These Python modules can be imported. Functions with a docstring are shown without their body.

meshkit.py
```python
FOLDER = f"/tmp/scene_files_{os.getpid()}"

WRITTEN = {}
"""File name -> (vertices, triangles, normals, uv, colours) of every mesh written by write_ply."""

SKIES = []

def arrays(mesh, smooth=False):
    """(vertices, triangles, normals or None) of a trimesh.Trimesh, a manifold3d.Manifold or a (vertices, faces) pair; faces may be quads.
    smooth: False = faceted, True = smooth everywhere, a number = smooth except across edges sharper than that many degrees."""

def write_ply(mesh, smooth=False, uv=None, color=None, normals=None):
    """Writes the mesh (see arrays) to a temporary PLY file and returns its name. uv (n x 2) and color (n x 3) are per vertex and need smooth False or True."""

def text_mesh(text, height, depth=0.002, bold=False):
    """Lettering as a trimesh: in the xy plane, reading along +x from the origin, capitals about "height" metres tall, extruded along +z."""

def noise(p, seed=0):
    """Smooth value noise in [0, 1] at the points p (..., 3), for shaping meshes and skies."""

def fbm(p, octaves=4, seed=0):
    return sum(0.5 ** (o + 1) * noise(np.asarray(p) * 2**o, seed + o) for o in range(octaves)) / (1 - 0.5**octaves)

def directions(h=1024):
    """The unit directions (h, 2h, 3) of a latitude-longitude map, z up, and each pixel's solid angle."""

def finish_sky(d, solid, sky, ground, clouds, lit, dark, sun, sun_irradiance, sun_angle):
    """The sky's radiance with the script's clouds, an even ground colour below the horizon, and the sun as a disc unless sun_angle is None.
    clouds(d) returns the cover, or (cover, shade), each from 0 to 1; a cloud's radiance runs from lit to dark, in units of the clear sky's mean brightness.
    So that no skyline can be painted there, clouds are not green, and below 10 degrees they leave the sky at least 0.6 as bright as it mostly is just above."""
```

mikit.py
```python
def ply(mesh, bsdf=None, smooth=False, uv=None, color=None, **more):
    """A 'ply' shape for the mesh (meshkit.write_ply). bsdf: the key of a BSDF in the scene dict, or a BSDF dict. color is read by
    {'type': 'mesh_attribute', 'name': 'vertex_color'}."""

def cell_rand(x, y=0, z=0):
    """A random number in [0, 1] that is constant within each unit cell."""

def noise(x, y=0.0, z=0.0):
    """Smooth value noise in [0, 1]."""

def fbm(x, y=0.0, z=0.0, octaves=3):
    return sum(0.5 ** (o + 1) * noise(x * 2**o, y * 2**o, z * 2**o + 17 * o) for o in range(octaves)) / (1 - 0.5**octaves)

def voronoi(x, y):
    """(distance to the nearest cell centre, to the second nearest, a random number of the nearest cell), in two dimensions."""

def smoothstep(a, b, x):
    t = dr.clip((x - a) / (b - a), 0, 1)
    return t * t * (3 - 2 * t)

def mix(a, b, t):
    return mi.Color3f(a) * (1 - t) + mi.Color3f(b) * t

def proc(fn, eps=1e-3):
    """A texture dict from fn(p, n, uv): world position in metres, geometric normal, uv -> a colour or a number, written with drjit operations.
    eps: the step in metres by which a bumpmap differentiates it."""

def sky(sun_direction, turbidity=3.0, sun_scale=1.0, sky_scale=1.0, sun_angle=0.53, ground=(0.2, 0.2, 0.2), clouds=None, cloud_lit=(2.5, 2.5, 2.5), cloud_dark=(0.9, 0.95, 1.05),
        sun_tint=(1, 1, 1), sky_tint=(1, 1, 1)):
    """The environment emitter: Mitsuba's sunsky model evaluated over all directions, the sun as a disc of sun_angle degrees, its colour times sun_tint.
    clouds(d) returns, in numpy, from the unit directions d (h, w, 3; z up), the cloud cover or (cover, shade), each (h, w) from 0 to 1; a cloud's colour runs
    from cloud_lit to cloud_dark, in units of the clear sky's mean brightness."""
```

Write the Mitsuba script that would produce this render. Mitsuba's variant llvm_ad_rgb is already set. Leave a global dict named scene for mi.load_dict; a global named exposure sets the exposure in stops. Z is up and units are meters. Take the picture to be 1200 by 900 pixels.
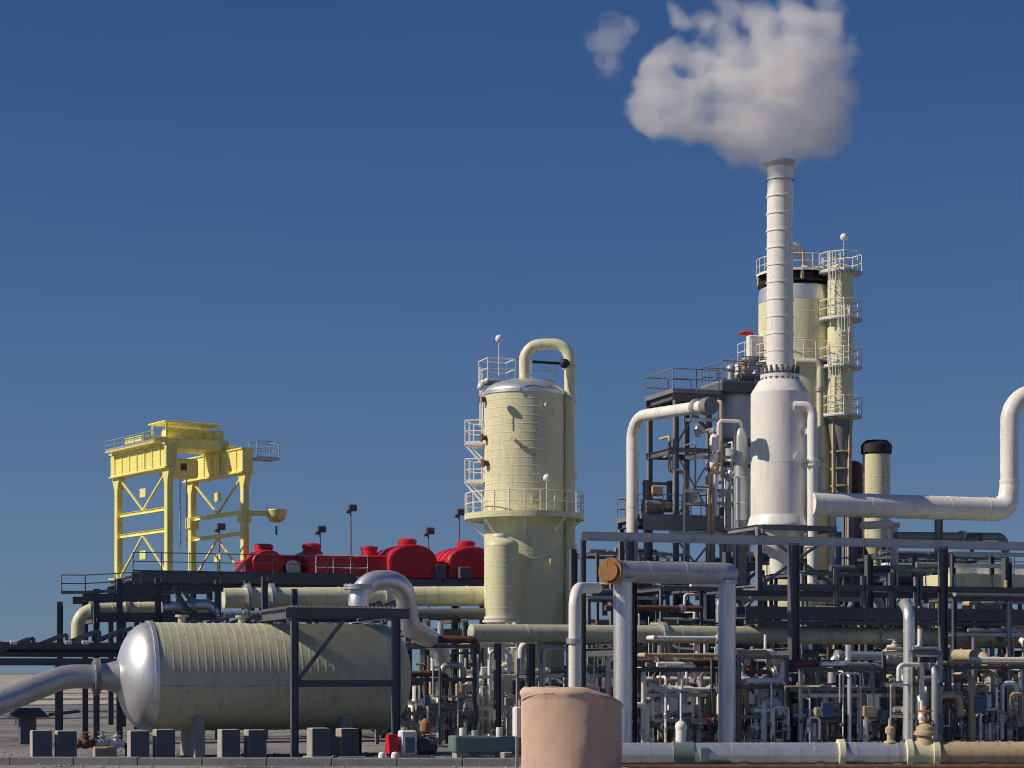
import math, random
import numpy as np, trimesh, drjit as dr, mitsuba as mi, mikit, meshkit

# ---------------------------------------------------------------- camera, sky, sun, exposure
F = 600 / math.tan(math.radians(14.0))          # focal length in pixels of the 1200 x 900 photograph
EYE, HORIZON = 3.0, 790.0                       # eye height (m) and the photograph's row of the horizon
T = mi.ScalarTransform4f
scene, labels = {}, {}
scene['camera'] = {'type': 'perspective', 'fov': 28.0, 'fov_axis': 'x', 'near_clip': 1.0, 'far_clip': 20000.0,
                   'principal_point_offset_y': -(HORIZON - 450) / 900,
                   'to_world': T().look_at(origin=[0, 0, EYE], target=[0, 100, EYE], up=[0, 0, 1])}
SUN_AZ, SUN_EL = 75.0, 36.0                     # degrees left of the direction to the camera, degrees up
_a, _e = math.radians(SUN_AZ), math.radians(SUN_EL)
scene['sky_light'] = mikit.sky([-math.sin(_a) * math.cos(_e), -math.cos(_a) * math.cos(_e), math.sin(_e)], turbidity=3,
                               sky_scale=1.0, sky_tint=(0.14, 0.30, 0.57), sun_tint=(0.96, 1.03, 1.17), ground=(0.2, 0.19, 0.175),
               clouds=lambda d: 0.6 * np.exp(-np.degrees(np.arcsin(np.clip(d[..., 2], 0, 1))) / 8.0) + .035 * (meshkit.fbm(d * [5, 5, 14], 4, 2) - .45), cloud_lit=(2.5, 3.4, 4.0))   # pale haze towards the horizon
exposure = 1.5

# ---------------------------------------------------------------- plant grid and helpers
YAW = math.radians(19)
U = np.array([math.cos(YAW), math.sin(YAW), 0]); V = np.array([-math.sin(YAW), math.cos(YAW), 0]); Z = np.array([0, 0, 1.0])
rng = random.Random(7)

def P(px, py, D):
    """the point at depth D that stands where the survey of the photograph has it"""
    return np.array([(px - 600) / F * D, D, EYE + (HORIZON - py) / F * D])
def row(px0, D0):
    """depth along a line of the plant grid (parallel to U) through (px0, D0)"""
    x0, c, s = (px0 - 600) / F * D0, math.cos(YAW), math.sin(YAW)
    def d(px):
        k = (px - 600) / F
        return D0 + (k * D0 - x0) / (c - k * s) * s
    return d
def W(px, D): return px / F * D
def zat(py, D): return EYE + (HORIZON - py) / F * D
def ground(p): return np.array([p[0], p[1], 0.0])
def withz(p, z): return np.array([p[0], p[1], z])
def norm(v): v = np.asarray(v, float); return v / np.linalg.norm(v)

def mesh(v, f): return trimesh.Trimesh(np.asarray(v, float), np.asarray(f), process=False)
def join(ms): return trimesh.util.concatenate([m for m in ms if m is not None])

def obox(c, ax, ext, bev=0.0):
    """box about c with axes ax and half sizes ext, edges bevelled by bev"""
    c, ax = np.asarray(c, float), np.asarray(ax, float)
    if bev <= 0:
        v = np.array([[i, j, k] for i in (-1, 1) for j in (-1, 1) for k in (-1, 1)], float) * ext
        f = [[0, 1, 3], [0, 3, 2], [4, 6, 7], [4, 7, 5], [0, 4, 5], [0, 5, 1], [2, 3, 7], [2, 7, 6], [0, 2, 6], [0, 6, 4], [1, 5, 7], [1, 7, 3]]
        return mesh(c + v @ ax, f)
    pts = []
    for i in (-1, 1):
        for j in (-1, 1):
            for k in (-1, 1):
                s = np.array([i, j, k], float)
                for a in range(3):
                    e = np.array(ext, float) - bev; e[a] = ext[a]
                    pts.append(s * e)
    return mesh_hull(c + np.array(pts) @ ax)
def mesh_hull(p):
    h = trimesh.convex.convex_hull(np.asarray(p, float))
    return h
GRID = np.array([U, V, Z])
def gbox(c, lu, lv, lz, bev=0.0): return obox(c, GRID, (lu / 2, lv / 2, lz / 2), bev)
def perp(d, up=None):
    up = np.asarray(up if up is not None else ([0, 0, 1] if abs(d[2]) < 0.9 else U), float)
    a = norm(up - d * np.dot(up, d)); return a, np.cross(d, a)
def beam(p, q, w=0.25, h=None, up=None):
    """rolled H section from p to q"""
    p, q = np.asarray(p, float), np.asarray(q, float); h = h or w
    d = norm(q - p); a, b = perp(d, up); L = np.linalg.norm(q - p) / 2; c = (p + q) / 2; ax = np.array([d, a, b]); t = 0.07 * max(w, h)
    return join([obox(c + a * (h / 2 - t / 2), ax, (L, t / 2, w / 2)), obox(c - a * (h / 2 - t / 2), ax, (L, t / 2, w / 2)),
                 obox(c, ax, (L - 0.002, h / 2 - t, t / 2))])
def bar(p, q, w=0.08, h=None, up=None):
    p, q = np.asarray(p, float), np.asarray(q, float)
    d = norm(q - p); a, b = perp(d, up)
    return obox((p + q) / 2, np.array([d, a, b]), (np.linalg.norm(q - p) / 2, (h or w) / 2, w / 2))
def fillet(pts, r, n=7):
    pts = [np.asarray(p, float) for p in pts]; out = [pts[0]]
    for i in range(1, len(pts) - 1):
        a, b, c = pts[i - 1], pts[i], pts[i + 1]
        da, dc = norm(a - b), norm(c - b); ang = math.acos(np.clip(np.dot(da, dc), -1, 1))
        if ang > 3.1 or r <= 0: out.append(b); continue
        t = min(r / math.tan(ang / 2), 0.49 * np.linalg.norm(a - b), 0.49 * np.linalg.norm(c - b)); rr = t * math.tan(ang / 2)
        cen = b + norm(da + dc) * (rr / math.sin(ang / 2)); s, e = b + da * t - cen, b + dc * t - cen
        w = math.acos(np.clip(np.dot(norm(s), norm(e)), -1, 1))
        for k in range(n + 1):
            u = k / n; out.append(cen + (math.sin((1 - u) * w) * s + math.sin(u * w) * e) / math.sin(w))
    out.append(pts[-1]); return np.array(out)
def tube(pts, r, bend=None, n=18, cap=True):
    p = fillet(pts, r * 3 if bend is None else bend); m = len(p)
    rad = np.broadcast_to(r, (m,)) if np.ndim(r) == 0 else np.interp(np.linspace(0, 1, m), np.linspace(0, 1, len(r)), r)
    t = np.zeros_like(p); t[1:-1] = p[2:] - p[:-2]; t[0] = p[1] - p[0]; t[-1] = p[-1] - p[-2]
    t /= np.linalg.norm(t, axis=1, keepdims=True)
    a = perp(t[0])[0]; rings = []; ang = np.arange(n) * 2 * math.pi / n
    for i in range(m):
        a = norm(a - t[i] * np.dot(a, t[i])); b = np.cross(t[i], a)
        rings.append(p[i] + rad[i] * (np.cos(ang)[:, None] * a + np.sin(ang)[:, None] * b))
    v = np.vstack(rings); f = []
    for i in range(m - 1):
        for j in range(n):
            q = [i * n + j, i * n + (j + 1) % n, (i + 1) * n + (j + 1) % n, (i + 1) * n + j]
            f += [[q[0], q[1], q[2]], [q[0], q[2], q[3]]]
    if cap:
        v = np.vstack([v, p[0], p[-1]]); e = m * n
        for j in range(n):
            f += [[e, (j + 1) % n, j], [e + 1, (m - 1) * n + j, (m - 1) * n + (j + 1) % n]]
    return mesh(v, f)
def cyl(p, q, r, n=18): return tube([p, q], r, 0, n)
def lathe(prof, o, d, n=40):
    """revolve (radius, distance along d) about the axis through o"""
    d = norm(d); a, b = perp(d); ang = np.arange(n) * 2 * math.pi / n; o = np.asarray(o, float)
    ringd = np.cos(ang)[:, None] * a + np.sin(ang)[:, None] * b
    v = np.vstack([o + d * s + max(r, 1e-4) * ringd for r, s in prof]); f = []
    for i in range(len(prof) - 1):
        for j in range(n):
            q = [i * n + j, i * n + (j + 1) % n, (i + 1) * n + (j + 1) % n, (i + 1) * n + j]
            f += [[q[0], q[1], q[2]], [q[0], q[2], q[3]]]
    return mesh(v, f)
def disc(c, d, r, t, n=24): return lathe([(0, -t / 2), (r, -t / 2), (r, t / 2), (0, t / 2)], c, d, n)
def dish(c, d, r, h, n=40, k=9):
    return lathe([(r * math.cos(i / k * math.pi / 2), h * math.sin(i / k * math.pi / 2)) for i in range(k + 1)], c, d, n)
def ball(c, r, n=14): return lathe([(r * math.sin(i / 8 * math.pi), -r * math.cos(i / 8 * math.pi)) for i in range(9)], c, Z, n)
def torus(c, d, R, r, n=20, k=8):
    return lathe([(R + r * math.cos(2 * math.pi * i / k), r * math.sin(2 * math.pi * i / k)) for i in range(k + 1)], c, d, n)

used = {}
def numbered(k):
    i = used.get(k, 0); used[k] = i + 1
    return k if i == 0 else f'{k}_{i:03d}'
def thing(name, label, cat, group=None):
    k = numbered(name); labels[k] = {'label': label, 'category': cat}
    if group: labels[k]['group'] = group
    return k
def part(t, name, m, mat, smooth=32, label=None, kind=None):
    k = numbered(f'{t}__{name}'); scene[k] = mikit.ply(m, mat, smooth=smooth)
    if label or kind: labels[k] = {**({'label': label} if label else {}), **({'kind': kind} if kind else {})}
    return k
def struct(name, m, mat, smooth=False):
    scene[name] = mikit.ply(m, mat, smooth=smooth); labels[name] = {'kind': 'structure'}

# ---------------------------------------------------------------- materials
N = mikit.noise; FB = mikit.fbm
def weathered(c, dirt=(0.2, 0.17, 0.13), amount=0.35, var=0.12, s=1.0):
    """paint with blotches of tone, run-down streaks and specks of dirt"""
    def fn(p, n, uv):
        blot = FB(p.x * 0.9 * s, p.y * 0.9 * s, p.z * 0.9 * s, octaves=4)
        streak = FB(p.x * 5 * s, p.y * 5 * s, p.z * 0.45 * s + 9, octaves=3)
        speck = N(p.x * 14, p.y * 14, p.z * 14)
        m = mikit.smoothstep(0.52, 0.80, streak * 0.75 + speck * 0.2 + blot * 0.12) * amount
        return mikit.mix(mi.Color3f(*c) * (1 - var + 2 * var * blot), dirt, m)
    return mikit.proc(fn)
def paint(name, c, rough=0.45, spec=0.5, **kw):
    scene[name] = {'type': 'twosided', 'bsdf': {'type': 'principled', 'base_color': weathered(c, **kw), 'roughness': rough, 'specular': spec}}
def metal(name, c, rough=0.35, metallic=0.85, **kw):
    scene[name] = {'type': 'twosided', 'bsdf': {'type': 'principled', 'base_color': weathered(c, **kw), 'roughness': rough, 'metallic': metallic}}
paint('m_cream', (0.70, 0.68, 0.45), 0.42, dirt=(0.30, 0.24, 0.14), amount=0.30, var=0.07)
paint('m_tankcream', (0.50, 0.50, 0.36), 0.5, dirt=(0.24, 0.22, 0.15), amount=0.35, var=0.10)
paint('m_white', (0.80, 0.79, 0.75), 0.4, dirt=(0.42, 0.36, 0.28), amount=0.28, var=0.05)
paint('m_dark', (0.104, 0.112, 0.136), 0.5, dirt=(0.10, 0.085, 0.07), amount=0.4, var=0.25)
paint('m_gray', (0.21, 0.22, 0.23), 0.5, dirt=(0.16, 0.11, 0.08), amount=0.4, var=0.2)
paint('m_yellow', (0.86, 0.79, 0.26), 0.42, dirt=(0.42, 0.32, 0.12), amount=0.35, var=0.1)
paint('m_red', (0.58, 0.018, 0.040), 0.42, dirt=(0.30, 0.07, 0.06), amount=0.6, var=0.12)
paint('m_rust', (0.33, 0.175, 0.075), 0.8, 0.2, dirt=(0.14, 0.06, 0.03), amount=0.7, var=0.3, s=3)
paint('m_brown', (0.15, 0.075, 0.06), 0.7, 0.3, dirt=(0.24, 0.15, 0.10), amount=0.5, var=0.25)
paint('m_terra', (0.57, 0.41, 0.315), 0.85, 0.2, dirt=(0.38, 0.25, 0.18), amount=0.5, var=0.12)
paint('m_tan', (0.50, 0.40, 0.26), 0.6, 0.3, dirt=(0.25, 0.16, 0.09), amount=0.5, var=0.15)
paint('m_concrete', (0.34, 0.32, 0.30), 0.9, 0.2, dirt=(0.22, 0.20, 0.18), amount=0.5, var=0.18, s=1.6)
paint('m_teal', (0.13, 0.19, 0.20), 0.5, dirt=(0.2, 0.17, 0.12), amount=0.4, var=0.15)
paint('m_blue', (0.05, 0.11, 0.22), 0.45, dirt=(0.12, 0.10, 0.1), amount=0.35, var=0.15)
paint('m_black', (0.015, 0.015, 0.017), 0.6, dirt=(0.05, 0.045, 0.04), amount=0.3, var=0.2)
metal('m_silver', (0.80, 0.82, 0.84), 0.42, 0.75, dirt=(0.40, 0.36, 0.32), amount=0.35, var=0.06)
metal('m_galv', (0.50, 0.53, 0.56), 0.48, 0.6, dirt=(0.28, 0.25, 0.22), amount=0.35, var=0.12)
def gravel(p, n, uv):
    big = FB(p.x * 0.08, p.y * 0.08, 3, octaves=4); fine = N(p.x * 11, p.y * 11, 5.0); st = N(p.x * 3.1, p.y * 3.1, 8.0)
    return mikit.mix((0.24, 0.225, 0.205), (0.36, 0.325, 0.28), mikit.smoothstep(0.35, 0.7, big)) * (0.62 + 0.5 * fine + 0.25 * st)
scene['m_ground'] = {'type': 'twosided', 'bsdf': {'type': 'principled', 'base_color': mikit.proc(gravel), 'roughness': 0.95, 'specular': 0.1}}
PAINTS = ['m_white', 'm_galv', 'm_silver', 'm_cream', 'm_gray', 'm_brown', 'm_tan']

# ---------------------------------------------------------------- common assemblies
def post(t, p, z0, z1, w=0.28, mat='m_dark', name='column'):
    part(t, name, beam(withz(p, z0), withz(p, z1), w, w, U), mat, False)
def rail(t, pts, h=1.1, mat='m_gray', step=1.5, closed=False, r=0.028, name='handrail'):
    pts = [np.asarray(p, float) for p in pts]; ms = []
    if closed: pts = pts + [pts[0]]
    for a, b in zip(pts[:-1], pts[1:]):
        L = np.linalg.norm(b - a); k = max(1, round(L / step))
        for i in range(k + 1):
            c = a + (b - a) * i / k; ms.append(cyl(c, c + Z * h, r, 6))
        ms += [cyl(a + Z * h, b + Z * h, r, 6), cyl(a + Z * h * 0.55, b + Z * h * 0.55, r * 0.85, 6), bar(a + Z * 0.07, b + Z * 0.07, 0.02, 0.14)]
    part(t, name, join(ms), mat)
def ladder(t, p0, z1, face, mat='m_white', cage=True, w=0.5):
    """ladder from p0 up to z1, the climber on the side 'face'"""
    p0 = np.asarray(p0, float); f = norm(face); s = np.cross(Z, f); H = z1 - p0[2]
    ms = [bar(p0 + s * k * w / 2, p0 + s * k * w / 2 + Z * H, 0.06, 0.07, f) for k in (-1, 1)]
    ms += [cyl(p0 - s * w / 2 + Z * z, p0 + s * w / 2 + Z * z, 0.018, 5) for z in np.arange(0.3, H, 0.3)]
    part(t, 'ladder', join(ms), mat)
    if cage:
        cs = []; ang = np.linspace(-0.15, math.pi + 0.15, 8); c0 = p0 + f * 0.05
        for z in np.arange(2.2, H + 0.01, 0.9):
            pts = [c0 + Z * z + s * 0.36 * math.cos(a) + f * 0.7 * max(math.sin(a), 0) for a in ang]
            cs += [bar(a, b, 0.06, 0.015) for a, b in zip(pts[:-1], pts[1:])]
        for a in ang[1:-1]:
            q = c0 + s * 0.36 * math.cos(a) + f * 0.7 * max(math.sin(a), 0); cs.append(bar(q + Z * 2.2, q + Z * H, 0.045, 0.012))
        part(t, 'ladder_cage', join(cs), mat)
def flange(t, c, d, r, mat='m_galv', th=0.09):
    c = np.asarray(c, float); d = norm(d)
    ms = [disc(c - d * th * 0.55, d, r * 1.42, th), disc(c + d * th * 0.55, d, r * 1.42, th)]
    a, b = perp(d)
    for i in range(10):
        q = c + (a * math.cos(i * .628) + b * math.sin(i * .628)) * r * 1.24; ms.append(cyl(q - d * th * 1.5, q + d * th * 1.5, r * 0.07, 5))
    part(t, 'flange', join(ms), mat)
def valve(t, c, d, r, mat='m_galv', up=Z, wheel='m_gray', stem=1.0):
    """gate valve on a run along d: bulged body between two flanges, bonnet, stem and handwheel"""
    c = np.asarray(c, float); d = norm(d); up = norm(np.asarray(up, float)); L = r * 2.2
    body = lathe([(r * 1.5, -L), (r * 1.5, -L + .3 * r), (r, -L + .35 * r), (r * 1.5, -r * .6), (r * 1.6, 0), (r * 1.5, r * .6), (r, L - .35 * r), (r * 1.5, L - .3 * r), (r * 1.5, L)], c, d, 16)
    bon = lathe([(r * 1.1, 0), (r * 1.0, r * 1.9), (r * 1.5, r * 1.95), (r * 1.5, r * 2.3), (r * .55, r * 2.35), (r * .4, r * 3.2 * stem), (0.01, r * 3.2 * stem)], c, up, 14)
    v = part(t, 'valve', join([body, bon]), mat)
    w = c + up * r * 3.4 * stem; a, b = perp(up)
    part(v, 'handwheel', join([torus(w, up, r * 1.35, r * 0.16, 16, 6), cyl(c + up * r * 2.4, w + up * r * .3, r * .14, 6), bar(w - a * r * 1.3, w + a * r * 1.3, r * .16), bar(w - b * r * 1.3, w + b * r * 1.3, r * .16)]), wheel)
def bands(t, p, q, r, step, mat, name='cladding_band'):
    """sheet metal cladding in lapped rings, each with a proud edge"""
    p, q = np.asarray(p, float), np.asarray(q, float); d = norm(q - p); L = np.linalg.norm(q - p); k = max(1, round(L / step)); s = L / k
    for i in range(k):
        part(t, name, lathe([(r - 0.02, 0), (r + 0.018, 0), (r + 0.018, 0.03), (r + 0.005, 0.045), (r, s + 0.01)], p + d * s * i, d, 64), mat)
def hoops(t, p, q, r, step, mat, name='band'):
    p, q = np.asarray(p, float), np.asarray(q, float); d = norm(q - p); L = np.linalg.norm(q - p)
    part(t, name, join([lathe([(r, -.04), (r + .018, -.04), (r + .018, .04), (r, .04)], p + d * s, d, 20) for s in np.arange(step * .5, L, step)]), mat, kind='stuff')
def pipe(name, label, pts, r, mat, bend=None, fl=(), cat='pipe', band=None, n=20, supports=(), group=None):
    """one pipe run; fl: fractions of the way at which a flange sits"""
    t = thing(name, label, cat, group)
    part(t, 'run', tube(pts, r, bend, n), mat)
    pts = [np.asarray(p, float) for p in pts]; seg = [np.linalg.norm(b - a) for a, b in zip(pts[:-1], pts[1:])]; tot = sum(seg)
    for u in fl:
        s = u * tot; i = 0
        while i < len(seg) - 1 and s > seg[i]: s -= seg[i]; i += 1
        d = norm(pts[i + 1] - pts[i]); flange(t, pts[i] + d * s, d, r, 'm_galv')
    if band:
        for a, b in zip(pts[:-1], pts[1:]):
            d = norm(b - a); L = np.linalg.norm(b - a); m = min(r * 3.2, L * .35)
            if L > 2 * m + band: hoops(t, a + d * m, b - d * m, r, band, mat)
    for s in supports:
        s = np.asarray(s, float); part(t, 'support', join([beam(ground(s), s - Z * (r * 0.98), 0.22, 0.22, U), gbox(withz(s, s[2] - r - 0.04), .5, .3, .08)]), 'm_dark', False)
    return t
def steel_frame(name, label, o, us, vs, zs, mat='m_dark', w=0.26, deck=(), rails=(), braces=(), skip=(), cat='steel structure', group=None):
    """columns at every (u, v), beams round every level; deck / rails: indices of levels; braces: (side, bay, level)"""
    t = thing(name, label, cat, group); o = ground(o)
    q = lambda u, v, z: o + U * u + V * v + Z * z
    for u in us:
        for v in vs: part(t, 'column', beam(q(u, v, 0), q(u, v, zs[-1] - w * .5), w, w, U), mat, False)
    for i, z in enumerate(zs):
        for v in vs:
            for a, b in zip(us[:-1], us[1:]): part(t, 'beam', beam(q(a + w / 2, v, z), q(b - w / 2, v, z), w * .8, w * .95), mat, False)
        for u in us:
            for a, b in zip(vs[:-1], vs[1:]): part(t, 'beam', beam(q(u, a + w / 2, z), q(u, b - w / 2, z), w * .8, w * .9), mat, False)
        if i in deck:
            ms = [bar(q(u, vs[0] - .1, z + w * .62), q(u, vs[-1] + .1, z + w * .62), 0.05, 0.05) for u in np.arange(us[0], us[-1] + .01, .14)]
            ms += [bar(q(us[0] - .1, v, z + w * .62), q(us[-1] + .1, v, z + w * .62), .04, .055) for v in np.linspace(vs[0], vs[-1], 4)]
            part(t, 'grating', join(ms), mat, False, kind='stuff')
        if i in rails:
            e = z + w * .65; a, b, c, d = us[0] - .1, us[-1] + .1, vs[0] - .1, vs[-1] + .1
            rail(t, [q(a, c, e), q(b, c, e), q(b, d, e), q(a, d, e)], closed=True, mat='m_gray')
    for side, k, lv in braces:
        z0, z1 = (0 if lv == 0 else zs[lv - 1]) + .15, zs[lv] - .15
        if side in ('f', 'b'):
            v = vs[0] if side == 'f' else vs[-1]; a, b = us[k] + .1, us[k + 1] - .1
            part(t, 'brace', bar(q(a, v, z0), q(b, v, z1), .13), mat, False); part(t, 'brace', bar(q(a, v + .15, z1), q(b, v + .15, z0), .13), mat, False)
        else:
            u = us[0] if side == 'l' else us[-1]; a, b = vs[k] + .1, vs[k + 1] - .1
            part(t, 'brace', bar(q(u, a, z0), q(u, b, z1), .13), mat, False); part(t, 'brace', bar(q(u + .15, a, z1), q(u + .15, b, z0), .13), mat, False)
    return t

# ================================================================ ground
a = np.linspace(0, 2 * math.pi, 97)[:-1]
struct('ground', lathe([(9000, 0), (2500, 0), (600, 0), (150, 0), (0.001, 0)], [0, 0, 0], Z, 96), 'm_ground', False)

def yard(p, n, uv):
    big = FB(p.x * 0.15, p.y * 0.15, 4, octaves=4); fine = N(p.x * 13, p.y * 13, 2.0); st = N(p.x * 4.3, p.y * 4.3, 6.0); oil = mikit.smoothstep(.6, .75, FB(p.x * .5, p.y * .5, 9, octaves=3))
    return mikit.mix((0.135, 0.140, 0.150), (0.205, 0.20, 0.195), mikit.smoothstep(.3, .7, big)) * (.65 + .45 * fine + .25 * st) * (1 - .45 * oil)
scene['m_yard'] = {'type': 'twosided', 'bsdf': {'type': 'principled', 'base_color': mikit.proc(yard), 'roughness': 0.9, 'specular': 0.2}}
struct('gravel_yard', obox([2, 135, -.046], np.array([U, V, Z]), (110, 70, .05)), 'm_yard', False)

# ================================================================ horizontal tank, left
TR = 1.95
A0 = P(174, 793, 74.0); TA = norm(U)                                # left seam, axis away to the right
A1 = A0 + U * 8.7
t = thing('storage_tank', 'big olive cream horizontal tank with a silver domed end', 'tank')
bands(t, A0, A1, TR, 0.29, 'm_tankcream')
h = part(t, 'end_cap', dish(A0 - U * 0.0, -U, TR + .02, 1.15, 72, 14), 'm_silver', 60, label='shiny silver domed end')
part(h, 'seam_ring', lathe([(TR, -.05), (TR + .05, -.05), (TR + .05, .10), (TR, .10)], A0, U, 72), 'm_silver')
part(t, 'end_cap', dish(A1, U, TR + .01, 1.0, 64, 10), 'm_tankcream', 60)
side = -V                                                            # side that faces the camera
for s in (-.20,):
    n1 = norm(side * math.cos(s) + Z * math.sin(s))
    part(t, 'side_seam', obox((A0 + A1) / 2 + n1 * (TR + .03), np.array([U, np.cross(n1, U), n1]), (4.33, .05, .015)), 'm_tankcream', False)
part(t, 'nozzle', lathe([(.62, .0), (.52, .35), (.47, .55), (.47, .8)], A0 - U * 1.0, -U, 32), 'm_galv')
flange(t, A0 - U * 1.85, U, .47, 'm_gray')
for s in (1.6, 7.0):                                                 # saddles
    c = A0 + U * s
    part(t, 'saddle', mesh_hull([withz(c, 0) + U * i * .18 + V * j * 1.5 + Z * k for i in (-1, 1) for j, k in ((-1, 0.02), (1, 0.02), (-.95, c[2] - TR * .62), (.95, c[2] - TR * .62))]), 'm_concrete', False)
for k_ in (1.2, 3.4, 5.2):
    c_ = A0 + U * k_ + Z * TR; part(t, 'top_nozzle', join([cyl(c_ - Z * .1, c_ + Z * .22, .14, 16), disc(c_ + Z * .25, Z, .24, .08, 18)]), 'm_tankcream')
nz = A0 - U * 1.95
pipe('outlet_pipe', 'silver pipe running down to the left from the tank end', [nz, nz - U * 1.0 + Z * .02, nz - U * 4.0 - V * 1.2 - Z * 1.15, nz - U * 9 - V * 3.5 - Z * 2.9], .43, 'm_galv', 1.8, band=1.5)

# concrete piers in front of the tank
rowP = row(160, 70.5)
pier_px = [48, 77, 162, 192, 268, 299, 373, 407]
where = ['first concrete pier from the left edge', 'second concrete pier from the left edge', 'third concrete pier from the left, below the silver tank end', 'fourth concrete pier from the left, below the tank seam',
         'fifth concrete pier from the left, below the middle of the tank', 'sixth concrete pier from the left, below the middle of the tank', 'seventh concrete pier from the left, right of the dark post', 'rightmost concrete pier below the dark steel portal']
for i, px in enumerate(pier_px):
    D = rowP(px); c = P(px, 0, D); t = thing('concrete_pier', where[i], 'concrete pier', 'concrete piers in front of the tank')
    hgt = 1.10 - .02 * (i % 3)
    part(t, 'block', gbox(withz(c, hgt / 2 - .03), .66, .80, hgt + .06, .035), 'm_concrete', False)
    part(t, 'footing', gbox(withz(c, .03), .9, 1.1, .14, .03), 'm_concrete', False)
    part(t, 'front_plate', gbox(withz(c, hgt / 2 + .03) - V * .41, .62, .02, hgt - .08), 'm_dark', False, label='dark coated front face')
# ================================================================ steel portal before the tank's right end
rowF = row(345, 71.0)
t = thing('steel_portal', 'dark steel portal in front of the right end of the tank', 'steel frame')
pa, pb = P(345, 0, rowF(345)), P(464, 0, rowF(464)); zt = zat(718, rowF(345)); zm = zat(801, rowF(345))
post(t, pa, 0, zt - .18, .25); post(t, pb, 0, zt - .18, .27)
part(t, 'beam', beam(withz(pa, zt) - U * .3, withz(pb, zt) + U * .5, .28, .36), 'm_dark', False)
part(t, 'beam', beam(withz(pa, zm) + U * .15, withz(pb, zm) - U * .17, .22, .24), 'm_dark', False)
part(t, 'beam', beam(withz(pb, zt) + V * .2, withz(pb, zt) + V * 5.2, .3, .36), 'm_dark', False)
part(t, 'beam', beam(withz(pa, zt) + V * .2, withz(pa, zt) + V * 5.2, .3, .36), 'm_dark', False)
part(t, 'beam', beam(withz(pa, zt) + V * 5.4, withz(pb, zt) + V * 5.4, .3, .36), 'm_dark', False)
post(t, pa + V * 5.4, 0, zt - .2, .30); post(t, pb + V * 5.4, 0, zt - .2, .30)
part(t, 'brace', bar(withz(pa, zm + .15) + U * .15, withz(pa, zt - .25) + U * 1.75, .12), 'm_dark', False)
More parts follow.
